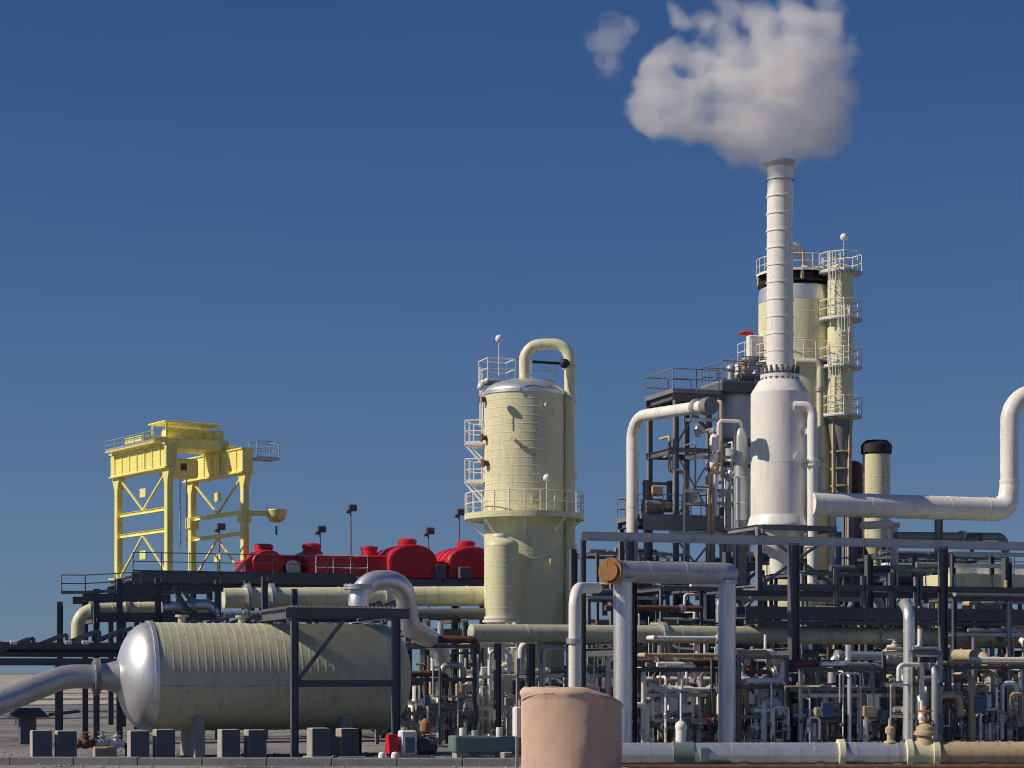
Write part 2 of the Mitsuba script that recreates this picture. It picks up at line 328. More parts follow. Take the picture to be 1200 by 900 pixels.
part(t, 'grating', join([bar(withz(pa, zt + .24) + U * u, withz(pa, zt + .24) + U * u + V * 5.4, .05, .05) for u in np.arange(0, 3.7, .15)]), 'm_dark', False, kind='stuff')

# silver arch pipe over the tank's right end
D = 79
pipe('arched_vent_pipe', 'thick silver pipe arching over the right end of the tank', [P(420, 745, D), P(420, 680, D), P(472, 680, D + .8), P(481, 736, D + 2.2), P(516, 756, D + 8), P(518, 815, D + 8.6)], .40, 'm_silver', 1.05, fl=(.13,), band=.8)

# ================================================================ left pipe rack behind the tank
rowL = row(70, 92.0)
t = thing('pipe_bridge', 'low dark pipe bridge leaving the left edge behind the tank', 'pipe bridge')
q0, q1 = P(-80, 0, rowL(-80) - 5), P(480, 0, rowL(480) - 5); z1, z0 = zat(754, 88), zat(779, 88)
for k in (0, 1):
    o = V * k * 2.0
    part(t, 'girder', beam(withz(q0, z1 - .12) + o, withz(q1, z1 - .12) + o, .25, .3), 'm_dark', False)
    part(t, 'girder', beam(withz(q0, z0 + .12) + o, withz(q1, z0 + .12) + o, .25, .3), 'm_dark', False)
    L = np.linalg.norm(q1 - q0); nb = 15
    for i in range(nb):
        u0, u1 = L * i / nb, L * (i + 1) / nb
        part(t, 'brace', bar(withz(q0, z0 + .25) + o + norm(q1 - q0) * u0, withz(q0, z1 - .25) + o + norm(q1 - q0) * u1, .14), 'm_dark', False)
        part(t, 'web_post', bar(withz(q0, z0 + .25) + o + norm(q1 - q0) * u0, withz(q0, z1 - .25) + o + norm(q1 - q0) * u0, .14), 'm_dark', False)
part(t, 'cable_tray', obox((withz(q0, (z0 + z1) / 2) + withz(q1, (z0 + z1) / 2)) / 2 + V * 1.0, GRID, (L / 2, .7, .12)), 'm_dark', False)
part(t, 'cable_tray', obox((withz(q0, z1 - .3) + withz(q1, z1 - .3)) / 2 + V * 1.0, GRID, (L / 2, .8, .08)), 'm_black', False)
for px in (-60, 68, 113, 260, 400):
    post(t, P(px, 0, rowL(px) - 5.2), 0, z0, .24)
for px in (16, 80, 100):
    part(t, 'lamp', gbox(P(px, 753, rowL(px) - 5.1), .3, .2, .16, .03), 'm_white', False)

# tall rack with the cream header pipes
t = thing('pipe_rack', 'dark steel pipe rack carrying cream pipes behind the horizontal tank', 'pipe rack')
zb = zat(721, 97)
for k, px in enumerate((70, 113, 140, 185, 255, 310, 345)):
    D = rowL(px); top = {70: 705, 113: 690, 140: 678, 185: 678, 255: 680, 310: 676, 345: 690}[px]
    post(t, P(px, 0, D), 0, zat(top, D), .26)
    if k in (1, 3, 5): post(t, P(px, 0, D) + V * 4, 0, zat(top, D), .26)
for py, a, b in ((700, 98, 200), (722, 113, 262), (688, 140, 262)):
    part(t, 'beam', beam(P(a, py, rowL(a)), P(b, py - .5 * (py - 790) * 0.02, rowL(b)), .26, .34), 'm_dark', False)
    part(t, 'beam', beam(P(a, py, rowL(a)) + V * 4, P(b, py, rowL(b)) + V * 4, .26, .34), 'm_dark', False)
for px in (113, 185, 255, 310, 345, 400, 450, 500, 545):
    D = rowL(px); part(t, 'cross_beam', beam(P(px, 726, D) - V * .3, P(px, 726, D) + V * 4.5, .24, .28), 'm_dark', False)
for px in (400, 450, 500, 545): post(t, P(px, 0, rowL(px)), 0, zat(727, rowL(px)), .24)
part(t, 'brace', bar(P(203, 688, rowL(203) - .2), P(222, 718, rowL(222) - .2), .2), 'm_dark', False)
part(t, 'brace', bar(P(212, 688, rowL(212) + .2), P(228, 712, rowL(228) + .2), .2), 'm_gray', False)
rail(t, [P(72, 696, rowL(72)), P(100, 696, rowL(100)), P(135, 694, rowL(135)), P(165, 692, rowL(165))], 0.85, 'm_gray')
D = rowL(95)
pipe('cream_elbow_pipe', 'narrower cream pipe that turns down at its left end', [P(91, 760, D + 1), P(91, 715, D + 1), P(250, 711, rowL(250) + 1)], .30, 'm_cream', .8, band=1.2, fl=(.3, .5))
D = rowL(265)
pipe('cream_header_pipe', 'thick cream pipe along the rack between tank and tall column', [P(262, 701, D + 1.8), P(600, 698, rowL(600) + 1.8)], .48, 'm_cream', band=1.6, fl=(.08, .16, .55))
pipe('silver_rack_pipe', 'silver pipe with flanges beneath the crane deck', [P(190, 712, rowL(190) + .2), P(245, 708, rowL(245) + .2), P(256, 720, rowL(256) + .2), P(256, 740, rowL(256) + .2)], .27, 'm_silver', .6, fl=(.2, .4))
pipe('lower_rack_pipe', 'thin galvanised pipe low on the rack above the tank', [P(262, 720, rowL(262) - .2), P(345, 720, rowL(345) - .2)], .17, 'm_galv', fl=(.3, .6))
pipe('dark_rack_pipe', 'dark pipe below the cream header pipe', [P(330, 722, rowL(330) + 1), P(600, 719, rowL(600) + 1)], .28, 'm_dark')

# ================================================================ crane deck, crane
rowC = row(230, 112.0); DC = 120.0
zc = zat(677, 118)
o = ground(P(128, 0, 122))
t = steel_frame('crane_deck', 'dark raised steel deck on which the yellow crane stands', P(160, 0, 112), [0, 4, 8, 12], [0, 5, 10], [zc - 3.2, zc - .25], w=.3, deck=(1,), cat='steel deck')
part(t, 'edge_plate', obox(ground(P(160, 0, 112)) + U * 6 + Z * (zc - .25) - V * .25, GRID, (6.3, .04, .28)), 'm_dark', False)
rail(t, [ground(P(160, 0, 112)) + U * u - V * .1 + Z * (zc + .0) for u in (-.2, 12.2)], 1.1, 'm_dark')
t = thing('gantry_crane', 'yellow gantry crane standing on a dark deck', 'crane')
# girders run along V; legs at both ends of each
DA = 121.0
CY = math.radians(34); CU = np.array([math.cos(CY), math.sin(CY), 0]); CV = np.array([-math.sin(CY), math.cos(CY), 0]); CG = np.array([CU, CV, Z])
cbox = lambda c, lu, lv, lz, bev=0.0: obox(c, CG, (lu / 2, lv / 2, lz / 2), bev)
fa = P(139, 0, DA); LV = 7.0
fb = fa + CU * 4.73
zg0, zg1 = zat(559, DA), zat(534, DA)
def girder(p, name='girder'):
    c = withz(p, (zg0 + zg1) / 2) - CV * LV / 2
    g = part(t, name, obox(c, CG, (.34, LV / 2 + .4, (zg1 - zg0) / 2), .03), 'm_yellow', False)
    ms = [cbox(withz(p, zg1 + .04) - CV * LV / 2, .86, LV + .9, .08), cbox(withz(p, zg0 - .04) - CV * LV / 2, .86, LV + .9, .08)]
    part(g, 'flange_plate', ms[0], 'm_yellow', False); part(g, 'flange_plate', ms[1], 'm_yellow', False)
    for s in np.linspace(.3, LV - .3, 7):
        for k in (-1, 1): part(g, 'stiffener', cbox(withz(p, (zg0 + zg1) / 2) - CV * s + CU * k * .38, .06, .05, zg1 - zg0 - .1), 'm_yellow', False)
for p in (fa, fb):
    girder(p)
    for s in (0, LV):
        q = p - CV * s
        l = part(t, 'leg', obox(withz(q, (zc + zg0 - .08) / 2), CG, (.19, .21, (zg0 - .08 - zc) / 2), .03), 'm_yellow', False)
        part(l, 'base_plate', cbox(withz(q, zc + .04), .9, .9, .08), 'm_yellow', False)
        part(l, 'knee_plate', mesh_hull([withz(q, zg0 - .09) + CU * a * .2 + CV * b for a in (-1, 1) for b in (-.5, .5)] + [withz(q, zg0 - .8) + CU * a * .18 + CV * b for a in (-1, 1) for b in (-.22, .22)]), 'm_yellow', False)
    for hz in (.42, .62):
        part(t, 'strut', beam(withz(p, zc + hz * (zg0 - zc)) - CV * .25, withz(p, zc + hz * (zg0 - zc)) - CV * (LV - .25), .2, .22), 'm_yellow', False)
    m = withz(p, zc + .5 * (zg0 - zc)) - CV * LV / 2
    for z, zz in ((zc + .2, zc + .4 * (zg0 - zc)), (zg0 - .2, zc + .64 * (zg0 - zc))):
        for a in (.3, LV - .3): part(t, 'brace', bar(withz(p, z) - CV * a, withz(p, zz) - CV * LV / 2, .1), 'm_yellow', False)
        part(t, 'gusset', cbox(withz(p, (z * .5 + zz * .5)) - CV * LV / 2, .06, .8, .5), 'm_yellow', False)
# sleeve on the near leg of the right side, jib to the right with the reel
for q in (fb, fb - CV * LV): part(t, 'leg_sleeve', cbox(withz(q, zc + .58 * (zg0 - zc)), .62, .66, .7, .05), 'm_yellow', False)
jz = zc + .62 * (zg0 - zc); jq = fb - CV * (LV - .5)
part(t, 'jib', beam(withz(jq, jz) + CU * .2, withz(jq, jz) + CU * 2.5, .22, .26), 'm_yellow', False)
part(t, 'cable_reel', lathe([(0, .32), (.6, .32), (.64, .26)] + [(.6 * math.cos(w_), .1 - .55 * math.sin(w_)) for w_ in np.linspace(0, 1.5708, 7)], withz(jq, jz) + CU * 2.3 - Z * .05, Z, 20), 'm_yellow')
part(t, 'reel_hook', cyl(withz(jq, jz - .7) + CU * 2.3, withz(jq, jz - 1.2) + CU * 2.3, .06), 'm_dark')
# trolley across the girders
ct = (fa + fb) / 2 - CV * LV * .52
tr = part(t, 'trolley', cbox(withz(ct, zg1 + .42) - CU * .3, 5.5, 2.4, .62, .05), 'm_yellow', False)
for k in (-1, 1): part(tr, 'end_carriage', cbox(withz(ct, zg1 + .22) + CU * k * 2.5, .7, 3.6, .34, .06), 'm_yellow', False)
part(tr, 'hoist_drum', cyl(withz(ct, zg1 + 1.0) - CU * 1.1, withz(ct, zg1 + 1.0) + CU * 1.1, .38), 'm_yellow')
part(tr, 'motor_box', cbox(withz(ct, zg1 + 1.0) + CU * 1.9, 1.1, 1.1, .7, .08), 'm_yellow', False)
part(tr, 'canopy', cbox(withz(ct, zg1 + 1.62) + CU * .2, 3.6, 2.4, .1, .03), 'm_yellow', False)
for i in (-1, 1):
    for j in (-1, 1): part(tr, 'canopy_post', bar(withz(ct, zg1 + .7) + CU * (.2 + i * 1.6) + CV * j * 1.0, withz(ct, zg1 + 1.58) + CU * (.2 + i * 1.6) + CV * j * 1.0, .1), 'm_yellow', False)
part(tr, 'hoist_block', cbox(withz(ct, zg0 + .3) - CU * .2, 1.9, 1.4, 1.1, .1), 'm_yellow', False)
part(tr, 'red_panel', cbox(withz(ct, zg0 + .35) - CU * .2 - CV * .72, .35, .04, .4), 'm_brown', False)
part(t, 'hoist_rope', join([cyl(withz(ct, zg0 - .2) + CU * a, withz(ct, zg0 - 4.2) + CU * a, .035, 6) for a in (-.1, .3)]), 'm_tan')
part(t, 'walkway', cbox(withz(fa, zg1 + .13) - CV * LV / 2 - CU * .62, .5, LV, .06), 'm_yellow', False)
rail(t, [withz(fa, zg1 + .16) - CU * .86 - CV * .1, withz(fa, zg1 + .16) - CU * .86 - CV * LV], .6, 'm_galv')
e = withz(fb, zg1 - .5) - CV * LV + CU * .5
part(t, 'end_platform', cbox(e + CU * .7, 1.5, 1.2, .08), 'm_galv', False)
rail(t, [e + CV * .5, e + CU * 1.4 + CV * .5, e + CU * 1.4 - CV * .6, e - CV * .6], 1.0, 'm_galv')

# ================================================================ red units
def red_unit(label, px, D, w, hgt, py0, dark=False, drum=True):
    c = P(px, py0, D); t = thing('red_machine_housing', label, 'machine housing', 'red machine housings on the far deck')
    L = 4.2
    b = part(t, 'body', gbox(c + Z * hgt * .30 + V * L / 2, w, L, hgt * .6, .1), 'm_red', False)
    r = w * .5
    prof = [(0, -.10), (r * .86, -.08), (r * .97, 0), (r, .12)] + [x_ for a_ in (.5, 1.7, 2.9) for x_ in ((r, a_), (r * 1.035, a_), (r * 1.035, a_ + .09), (r, a_ + .09))] + [(r, L - .1), (r * .95, L), (0, L)]
    dm = lathe(prof, c * 0, V, 40)
    v = dm.vertices.copy(); v[:, 2] *= (hgt * .5) / r; dm.vertices = v + c + Z * hgt * .5
    part(t, 'roof', dm, 'm_red', 40)
    cp = part(t, 'vent', lathe([(.52, -.4), (.52, .10), (.56, .12), (.56, .30), (.4, .38), (0, .38)], c + Z * hgt + V * 1.2, Z, 20), 'm_red')
    for s in (-.4, .4): part(t, 'rib', torus(c + Z * hgt * .5 + V * (.6 + s + 1), V, w * .5 - .02, .07, 32, 6), 'm_red') if abs(hgt - w) < .3 else None
    part(t, 'base_frame', gbox(c - Z * .12 + V * L / 2, w + .5, L + .3, .26), 'm_dark', False)
    return t, c
DR = 118
rowR = row(300, 116)
u1, c = red_unit('red machine housing standing right behind the crane leg', 314, rowR(314), 1.9, 1.55, 676)
part(u1, 'duct', mesh_hull([c + U * a + V * b + Z * z for a, b, z in ((-.8, 0, 0), (-.8, 3, 0), (-1.35, 0, 0), (-1.35, 3, 0), (-.8, 0, 1.3), (-.8, 3, 1.3), (-1.25, 0, .9), (-1.25, 3, .9))]), 'm_red', False)
u2, c = red_unit('red machine housing second from the crane, with a dark cap', 371, rowR(371), 1.1, 1.6, 676)
part(u2, 'duct', gbox(c - U * 1.6 + Z * .7 + V * 2.4, 2.2, 2.0, 1.1, .06), 'm_red', False)
part(u2, 'duct', gbox(c + U * 2.0 + Z * .65 + V * 1.6, 3.0, 2.6, 1.2, .08), 'm_red', False)
part(u2, 'grey_motor', cyl(c - U * 1.4 + Z * .5 - V * .2, c - U * 1.4 + Z * .5 + V * 1.0, .42), 'm_galv')
u3, c = red_unit('large round red machine housing left of the gap', 484, rowR(484), 3.0, 2.05, 679)
part(u3, 'duct', gbox(c - U * 2.3 + Z * .75 + V * 1.6, 1.9, 2.6, 1.3, .1), 'm_red', False); part(u3, 'duct', gbox(c + U * 2.2 + Z * .6 + V * 2.4, 1.6, 2.2, 1.1, .1), 'm_red', False)
part(u3, 'vent', lathe([(.45, -.5), (.45, .12), (.5, .14), (.5, .32), (.0, .36)], c - U * 2.3 + Z * 1.6 + V * 1.2, Z, 20), 'm_red')
part(u3, 'casing', gbox(c - U * 1.0 + Z * .62 + V * 3.2, 9.4, 1.6, 1.25, .08), 'm_red', False); part(u3, 'casing_flange', gbox(c - U * 1.0 + Z * 1.0 + V * 3.2, 9.6, 1.75, .08, .02), 'm_red', False)
part(u3, 'access_panel', gbox(c + U * 1.65 + Z * .45 + V * .2, .7, .8, .9, .05), 'm_dark', False)
u4, c = red_unit('red machine housing half hidden by the cream column', 553, rowR(553), 3.0, 1.95, 679)
part(u4, 'access_panel', gbox(c - U * .6 + Z * .35 - V * .45, .7, .3, .7, .05), 'm_dark', False)
t = steel_frame('far_deck', 'dark far deck beneath the red machine housings', P(318, 0, rowR(318) - 1), [0, 4, 8, 12.5], [0, 5.5], [zat(683, rowR(400)) - .25], w=.34, deck=(0,), cat='steel deck')
oD = ground(P(318, 0, rowR(318) - 1)) + Z * zat(683, rowR(400))
part(t, 'edge_plate', obox(oD + U * 6.3 - Z * .3 - V * .25, GRID, (6.6, .05, .3)), 'm_dark', False)
rail(t, [oD + U * 2.6 + V * .1, oD + U * 5.6 + V * .1], 1.5, 'm_white', 1.0)
part(t, 'equipment_step', gbox(oD + U * 3.6 + Z * .16, 2.8, .9, .3), 'm_galv', False)

# lamp posts on the far side
for px, py, base, lab in ((257, 617, 676, 'dark floodlight post seen between the crane legs'), (375, 620, 650, 'short dark lamp post above the second red housing'), (411, 595, 680, 'tallest dark lamp post above the red housings'),
                          (502, 622, 645, 'dark lamp post above the large round red housing'), (538, 600, 650, 'dark lamp post beside the cream column')):
    D = 126; t = thing('lamp_post', lab, 'lamp post', 'lamp posts behind the red housings')
    p = P(px, py, D)
    part(t, 'pole', lathe([(.09, 0), (.05, p[2] - .2)], ground(p), Z, 10), 'm_gray')
    part(t, 'lamp_head', join([gbox(p + U * .1, .55, .3, .42, .06), gbox(p - U * .15 - Z * .25, .3, .25, .2, .04)]), 'm_dark', False)

# ================================================================ tall cream column in the middle
DC0 = 100.0; cc = ground(P(614.5, 0, DC0)); CR = W(47, DC0)
zt, zbot = zat(463, DC0), zat(730, DC0)
t = thing('cream_column', 'tall pale yellow column with a looped overhead pipe on its top', 'process column')
bands(t, withz(cc, zbot - 2.2), withz(cc, zt), CR, .40, 'm_cream')
hd = part(t, 'head', dish(withz(cc, zt), Z, CR + .03, .78, 64, 12), 'm_silver', 60, label='silver domed top')
part(t, 'skirt', lathe([(CR * .93, 0.0), (CR * .93, zbot - 2.1)], cc, Z, 48), 'm_cream')
part(hd, 'seam_ring', lathe([(CR, -.06), (CR + .06, -.06), (CR + .06, .1), (CR, .1)], withz(cc, zt), Z, 64), 'm_silver')
# overhead loop and the downcomer on the right
pr = ground(P(665, 0, DC0)) - V * .3; pn = withz(P(613, 0, DC0) + V * .0, 0)
zl = zat(404, DC0)
part(t, 'overhead_pipe', tube([withz(cc, zt + .5), withz(cc, zl), withz(pr, zl), withz(pr, zat(735, DC0))], .27, .8, 20), 'm_cream')
for z in (zat(432, DC0), zat(470, DC0), zat(560, DC0), zat(640, DC0)): part(t, 'pipe_clamp', join([disc(withz(pr, z), Z, .36, .14), beam(withz(pr, z), withz(cc, z) + norm(pr - cc) * CR * .95, .12)]), 'm_cream')
part(t, 'relief_valve', join([ball(withz(pr, zat(428, DC0)) - U * .35 - V * .2, .24), cyl(withz(pr, zat(428, DC0)) - U * 2.0 - V * .2, withz(pr, zat(428, DC0)) - V * .1, .07, 8)]), 'm_black')
for w_, y_, r_ in ((196, 470, .13), (200, 515, .12), (205, 545, .13), (285, 590, .16), (300, 480, .09), (255, 520, .08), (310, 660, .18)):
    d_ = np.array([math.cos(math.radians(w_)), math.sin(math.radians(w_)), 0]); c_ = withz(cc, zat(y_, DC0)) + d_ * CR
    part(t, 'nozzle', join([cyl(c_, c_ + d_ * .24, r_, 14), disc(c_ + d_ * .26, d_, r_ * 1.6, .07, 18)]), 'm_brown' if y_ < 550 and w_ < 210 else 'm_cream')
# ring platform
zr = zat(607, DC0); ang = np.arange(25) * 2 * math.pi / 24
def ringpts(c, z, r): return [withz(c, z) + r * np.array([math.cos(a), math.sin(a), 0]) for a in ang[:-1]]
rp = part(t, 'ring_platform', lathe([(CR + .05, -.05), (CR + .95, -.05), (CR + .95, .05), (CR + .05, .05), (CR + .05, -.05)], withz(cc, zr), Z, 48), 'm_cream')
part(rp, 'edge_plate', lathe([(CR + .93, -.12), (CR + .97, -.12), (CR + .97, .16), (CR + .93, .16)], withz(cc, zr), Z, 48), 'm_cream')
for i in range(0, 24, 3):
    d = np.array([math.cos(ang[i]), math.sin(ang[i]), 0]); part(rp, 'bracket', bar(withz(cc, zr - .9) + d * CR, withz(cc, zr - .06) + d * (CR + .85), .1), 'm_white')
rail(rp, ringpts(cc, zr, CR + .92), 1.15, 'm_white', 9, True, .03)
# side platforms with ladders on the left
Lf = norm(np.array([-.97, .22, 0])); Ls = np.cross(Z, Lf)
LG = np.array([Lf, Ls, Z])
for z in (zat(521, DC0), zat(566, DC0)):
    top = z > 17
    c = withz(cc, z) + Lf * (CR + .38)
    p = part(t, 'side_platform', obox(c, LG, (.45, .9, .05)), 'm_white', False)
    e = [c + Lf * i * .42 + Ls * j * .85 for i, j in ((-1, -1), (1, -1), (1, 1), (-1, 1))]
    rail(p, e, 1.15, 'm_white', 1.1, False, .035)
    for j in (-1, 1): part(p, 'bracket', bar(withz(cc, z - 1.0) + Lf * (CR - .05) + Ls * j * .8, c + Lf * .45 + Ls * j * .8, .1), 'm_white', False)
    ladder(t, withz(cc, z - 1.7) + Lf * (CR + .14) - Ls * .5, z + .9, Lf, 'm_white', cage=False)
# top platform
ladder(t, withz(cc, zat(500, DC0)) + Lf * (CR + .14) + Ls * .3, zat(430, DC0), Lf, 'm_white', cage=False)
tp = part(t, 'top_platform', join([bar(withz(cc, zt + .62) - U * 1.85 + V * v_, withz(cc, zt + .62) - U * .45 + V * v_, .03, .05) for v_ in np.arange(.1, 1.5, .12)] + [bar(withz(cc, zt + .6) - U * u_ + V * .1, withz(cc, zt + .6) - U * u_ + V * 1.45, .07, .09) for u_ in (.45, 1.85)]), 'm_gray', False)
rail(tp, [withz(cc, zt + .64) + a * U + b * V for a, b in ((-1.85, .1), (-.45, .1), (-.45, 1.45), (-1.85, 1.45))], 1.1, 'm_white', 1.0, True, .035)
rail(tp, [withz(cc, zt + .75) + a * U + b * V for a, b in ((.5, .4), (1.75, .4))], 1.0, 'm_galv', 1.2)
for px, py, base in ((585, 397, 440), (564, 453, 475), (641, 560, 607)):
    p = P(px, py, DC0 - 2.3); c = part(t, 'floodlight', join([ball(p, .19), cyl(p - Z * .1, p - Z * W(base - py, DC0), .03, 6)]), 'm_white')
# slim vessel at the front left of the column
cs = ground(P(588.5, 0, 97.2)); r = W(19.3, 97.2)
t = thing('slim_vessel', 'slim pale yellow vessel standing against the front of the tall column', 'process vessel')
bands(t, withz(cs, zat(726, 97.2)), withz(cs, zat(640, 97.2)), r, .5, 'm_cream')
part(t, 'head', dish(withz(cs, zat(640, 97.2)), Z, r + .02, .42, 40), 'm_cream', 60)
part(t, 'base_flange', join([disc(withz(cs, zat(728, 97.2)), Z, r * 1.2, .12), disc(withz(cs, zat(724, 97.2)), Z, r * 1.1, .1)]), 'm_white')
part(t, 'nozzle', join([cyl(withz(cs, zat(633, 97.2)), withz(cs, zat(626, 97.2)), .3), disc(withz(cs, zat(627, 97.2)), Z, .42, .1)]), 'm_white')
for i in range(4):
    d = np.array([math.cos(.6 + i * 1.571), math.sin(.6 + i * 1.571), 0]) * r * .85
    part(t, 'leg', beam(ground(cs) + d, withz(cs, zat(729, 97.2)) + d, .2, .2, U), 'm_white', False)
part(t, 'bottom_outlet', tube([withz(cs, zat(728, 97.2)), withz(cs, 2.2), withz(cs, 2.2) + U * 1.2], .2, .5), 'm_cream')
# small yellow vessel below the olive header
D = 96.0; c = ground(P(600, 0, D)); r = W(11, D)
t = thing('small_yellow_vessel', 'small yellowish vessel on legs below the thick cream header pipe', 'process vessel')
part(t, 'shell', lathe([(0, -.3), (r * .6, -.25), (r, 0), (r, 2.6), (r * .7, 2.85), (0, 3.0)], withz(c, zat(828, D)), Z, 28), 'm_cream')
for k in (.3, 1.2, 2.1): part(t, 'band', torus(withz(c, zat(828, D) + k), Z, r + .01, .04, 28, 6), 'm_yellow')
for i in range(3):
    d = np.array([math.cos(i * 2.09), math.sin(i * 2.09), 0]) * r * .8; part(t, 'leg', bar(ground(c) + d, withz(c, zat(826, D)) + d, .1), 'm_gray', False)
part(t, 'gauge', join([cyl(withz(c, 3.2) - V * r, withz(c, 3.2) - V * (r + .3), .05, 8), cyl(withz(c, 3.2) - V * (r + .3), withz(c, 3.2) - V * (r + .38), .14, 14)]), 'm_black')

# ================================================================ white vessel and stack
DS = 100.0; sc = ground(P(914, 0, DS)); SR = W(34, DS)
z0, z1, z2 = zat(610, DS), zat(464, DS), zat(447, DS)
t = thing('white_vessel', 'large white upright vessel with a bolted crown below the stack', 'process vessel')
part(t, 'shell', lathe([(SR, z0), (SR, z1 + .1), (W(25, DS), z2), (W(22, DS), z2 + .02), (W(22, DS), z2 + .2)], sc, Z, 64), 'm_white', 28)
for z in np.linspace(z0 + 1.4, z1 - .6, 4): part(t, 'weld_ring', torus(withz(sc, z), Z, SR, .018, 64, 6), 'm_white')
part(t, 'base_ring', lathe([(SR, -.3), (SR + .16, -.3), (SR + .16, -.2), (SR + .02, .22), (SR, .22)], withz(sc, z0), Z, 64), 'm_white')
part(t, 'base_cone', lathe([(SR * .98, 0), (SR * .5, -1.3), (.5, -1.6), (.5, -2.4)], withz(sc, z0 - .2), Z, 40), 'm_white')
cr = part(t, 'crown_flange', join([disc(withz(sc, z2 + .22), Z, W(23, DS), .16, 40), disc(withz(sc, z2 + .50), Z, W(21, DS), .14, 40)]), 'm_white')
for i in range(20):
    a = i * math.pi / 10; part(cr, 'bolt', cyl(withz(sc, z2 + .05) + W(21.5, DS) * np.array([math.cos(a), math.sin(a), 0]), withz(sc, z2 + .7) + W(21.5, DS) * np.array([math.cos(a), math.sin(a), 0]), .065, 8), 'm_dark')
# side pipes of the vessel, on its right
a = P(930, 476, DS - 1.2); b = P(952, 476, DS - 1.2); pz = P(952, 684, DS - 1.2)
part(t, 'side_pipe', tube([a, b, pz], .25, .7, 18), 'm_white')
part(t, 'pipe_bracket', join([bar(P(930, 505, DS - 1.0), P(956, 505, DS - 1.2), .14, .22), bar(P(930, 516, DS - 1.0), P(952, 504, DS - 1.2), .08)]), 'm_white', False)
part(t, 'pipe_flange', join([disc(P(952, y, DS - 1.2), Z, .36, .1) for y in (540, 545, 640)]), 'm_white')
part(t, 'manhole', join([cyl(P(934, 535, DS - 1.2), P(936, 535, DS - 1.5), .14), cyl(P(936, 535, DS - 1.5), P(936.4, 535, DS - 1.58), .2)]), 'm_white')
t = thing('chimney_stack', 'tall slender white chimney stack with ring stiffeners giving off steam', 'chimney')
zs0, zs1 = z2 + .6, zat(191, DS); n = 12; rb, rt = W(15.6, DS), W(15.0, DS)
for i in range(n):
    u0, u1 = i / n, (i + 1) / n
    part(t, 'shell_section', lathe([(rb + (rt - rb) * u0, 0), (rb + (rt - rb) * u1, (zs1 - zs0) / n)], withz(sc, zs0 + (zs1 - zs0) * u0), Z, 40), 'm_white')
    if i: part(t, 'stiffener_ring', lathe([(rb - .03, -.035), (rb + .035, -.03), (rb + .035, .03), (rb - .03, .035)], withz(sc, zs0 + (zs1 - zs0) * u0), Z, 40), 'm_white')
part(t, 'rim', lathe([(rt - .06, -.3), (rt + .14, 0), (rt + .14, .1), (rt - .06, .1), (rt - .06, -1.5)], withz(sc, zs1 - .02), Z, 40), 'm_galv')
# thin pipes right of the vessel
D = 101.0
pipe('thin_cream_pipe', 'thin cream pipe bent down beside the white vessel crown', [P(932, 424, D + 1), P(961, 424, D + 1), P(961, 600, D + 1)], .17, 'm_cream', .35, fl=(.3, .7))
pipe('thin_white_pipe', 'thin white pipe with a small jog below the large grey duct', [P(963, 560, D - 1), P(963, 595, D - 1), P(975, 601, D - 1), P(975, 735, D - 1)], .13, 'm_white', .3)
# table under the vessel
o = ground(sc) - U * 2.1 - V * 2.0
steel_frame('vessel_table', 'grey steel table with crossed braces below the white vessel', o, [0, 4.2], [0, 4.0], [zat(790, 98), zat(735, 98), zat(690, 98), z0 - .5], 'm_gray', w=.26, deck=(2,), braces=(('f', 0, 3), ('l', 0, 2)))
# large grey duct running right and turning up
rowG = row(965, 99.0)
zg = zat(592, 99.5)
g0 = withz(P(950, 0, rowG(950)), zg); g1 = withz(P(1178, 0, rowG(1178)), zg)
up = g1 + Z * W(62, rowG(1178)) ; r = W(14, 100)
t = thing('large_duct', 'large pipe running right from the vessel and turning up at the right edge', 'pipe')
rad = W(11.5, rowG(1178))
part(t, 'horizontal_run', tube([g0, g1 + U * .1, g1 + U * .25 + Z * 1.3], [r, r, r, rad], 1.1, 28), 'm_white', 40)
flange(t, g1 + U * .24 + Z * 1.38, Z, rad * .74, 'm_white')
e0 = g1 + U * .24 + Z * 1.2
part(t, 'riser', tube([e0, e0 + Z * 4.6, e0 + Z * 4.75 + U * 3.5 - V * .2], rad * .96, 1.5, 28), 'm_white', 40)
hoops(t, g0 + U * 2, g1 - U * .8, r, 2.2, 'm_white')
for px in (1000, 1100): part(t, 'support', join([beam(withz(P(px, 0, rowG(px)), 0), withz(P(px, 0, rowG(px)), zg - r), .3)]), 'm_gray', False)

# ================================================================ tower behind the stack
DT = 118.0; tc = ground(P(934, 0, DT)); TRR = W(45, DT)
zt0, zt1 = zat(700, DT), zat(340, DT)
t = thing('rear_tower', 'tall cream tower behind the white stack with a dark crown deck', 'process column')
bands(t, withz(tc, zt0), withz(tc, zat(357, DT)), TRR, .75, 'm_cream')
part(t, 'head', lathe([(TRR + .02, 0), (TRR + .02, .25), (TRR * .97, zt1 - zat(357, DT)), (TRR * .6, zt1 - zat(357, DT) + .4), (0, zt1 - zat(357, DT) + .55)], withz(tc, zat(357, DT)), Z, 56), 'm_silver', 50, label='silver top course')
part(t, 'skirt', lathe([(TRR * .98, 0), (TRR * .98, zt0 + .05)], tc, Z, 40), 'm_cream')
dk = part(t, 'crown_deck', lathe([(0, -.3), (TRR + .05, -.3), (TRR + .05, -.2), (TRR - .25, -.18), (TRR - .25, .2), (TRR + .05, .22), (TRR + .05, .34), (0, .34)], withz(tc, zat(330, DT)), Z, 40), 'm_black')
rail(dk, ringpts(tc, zat(325, DT), TRR + .1), .95, 'm_white', 9, True, .03)
for a in np.arange(8) * .785: part(dk, 'beam', gbox(withz(tc, zat(330, DT)) + (TRR - .02) * np.array([math.cos(a), math.sin(a), 0]), .16, .16, .55), 'm_tan', False)
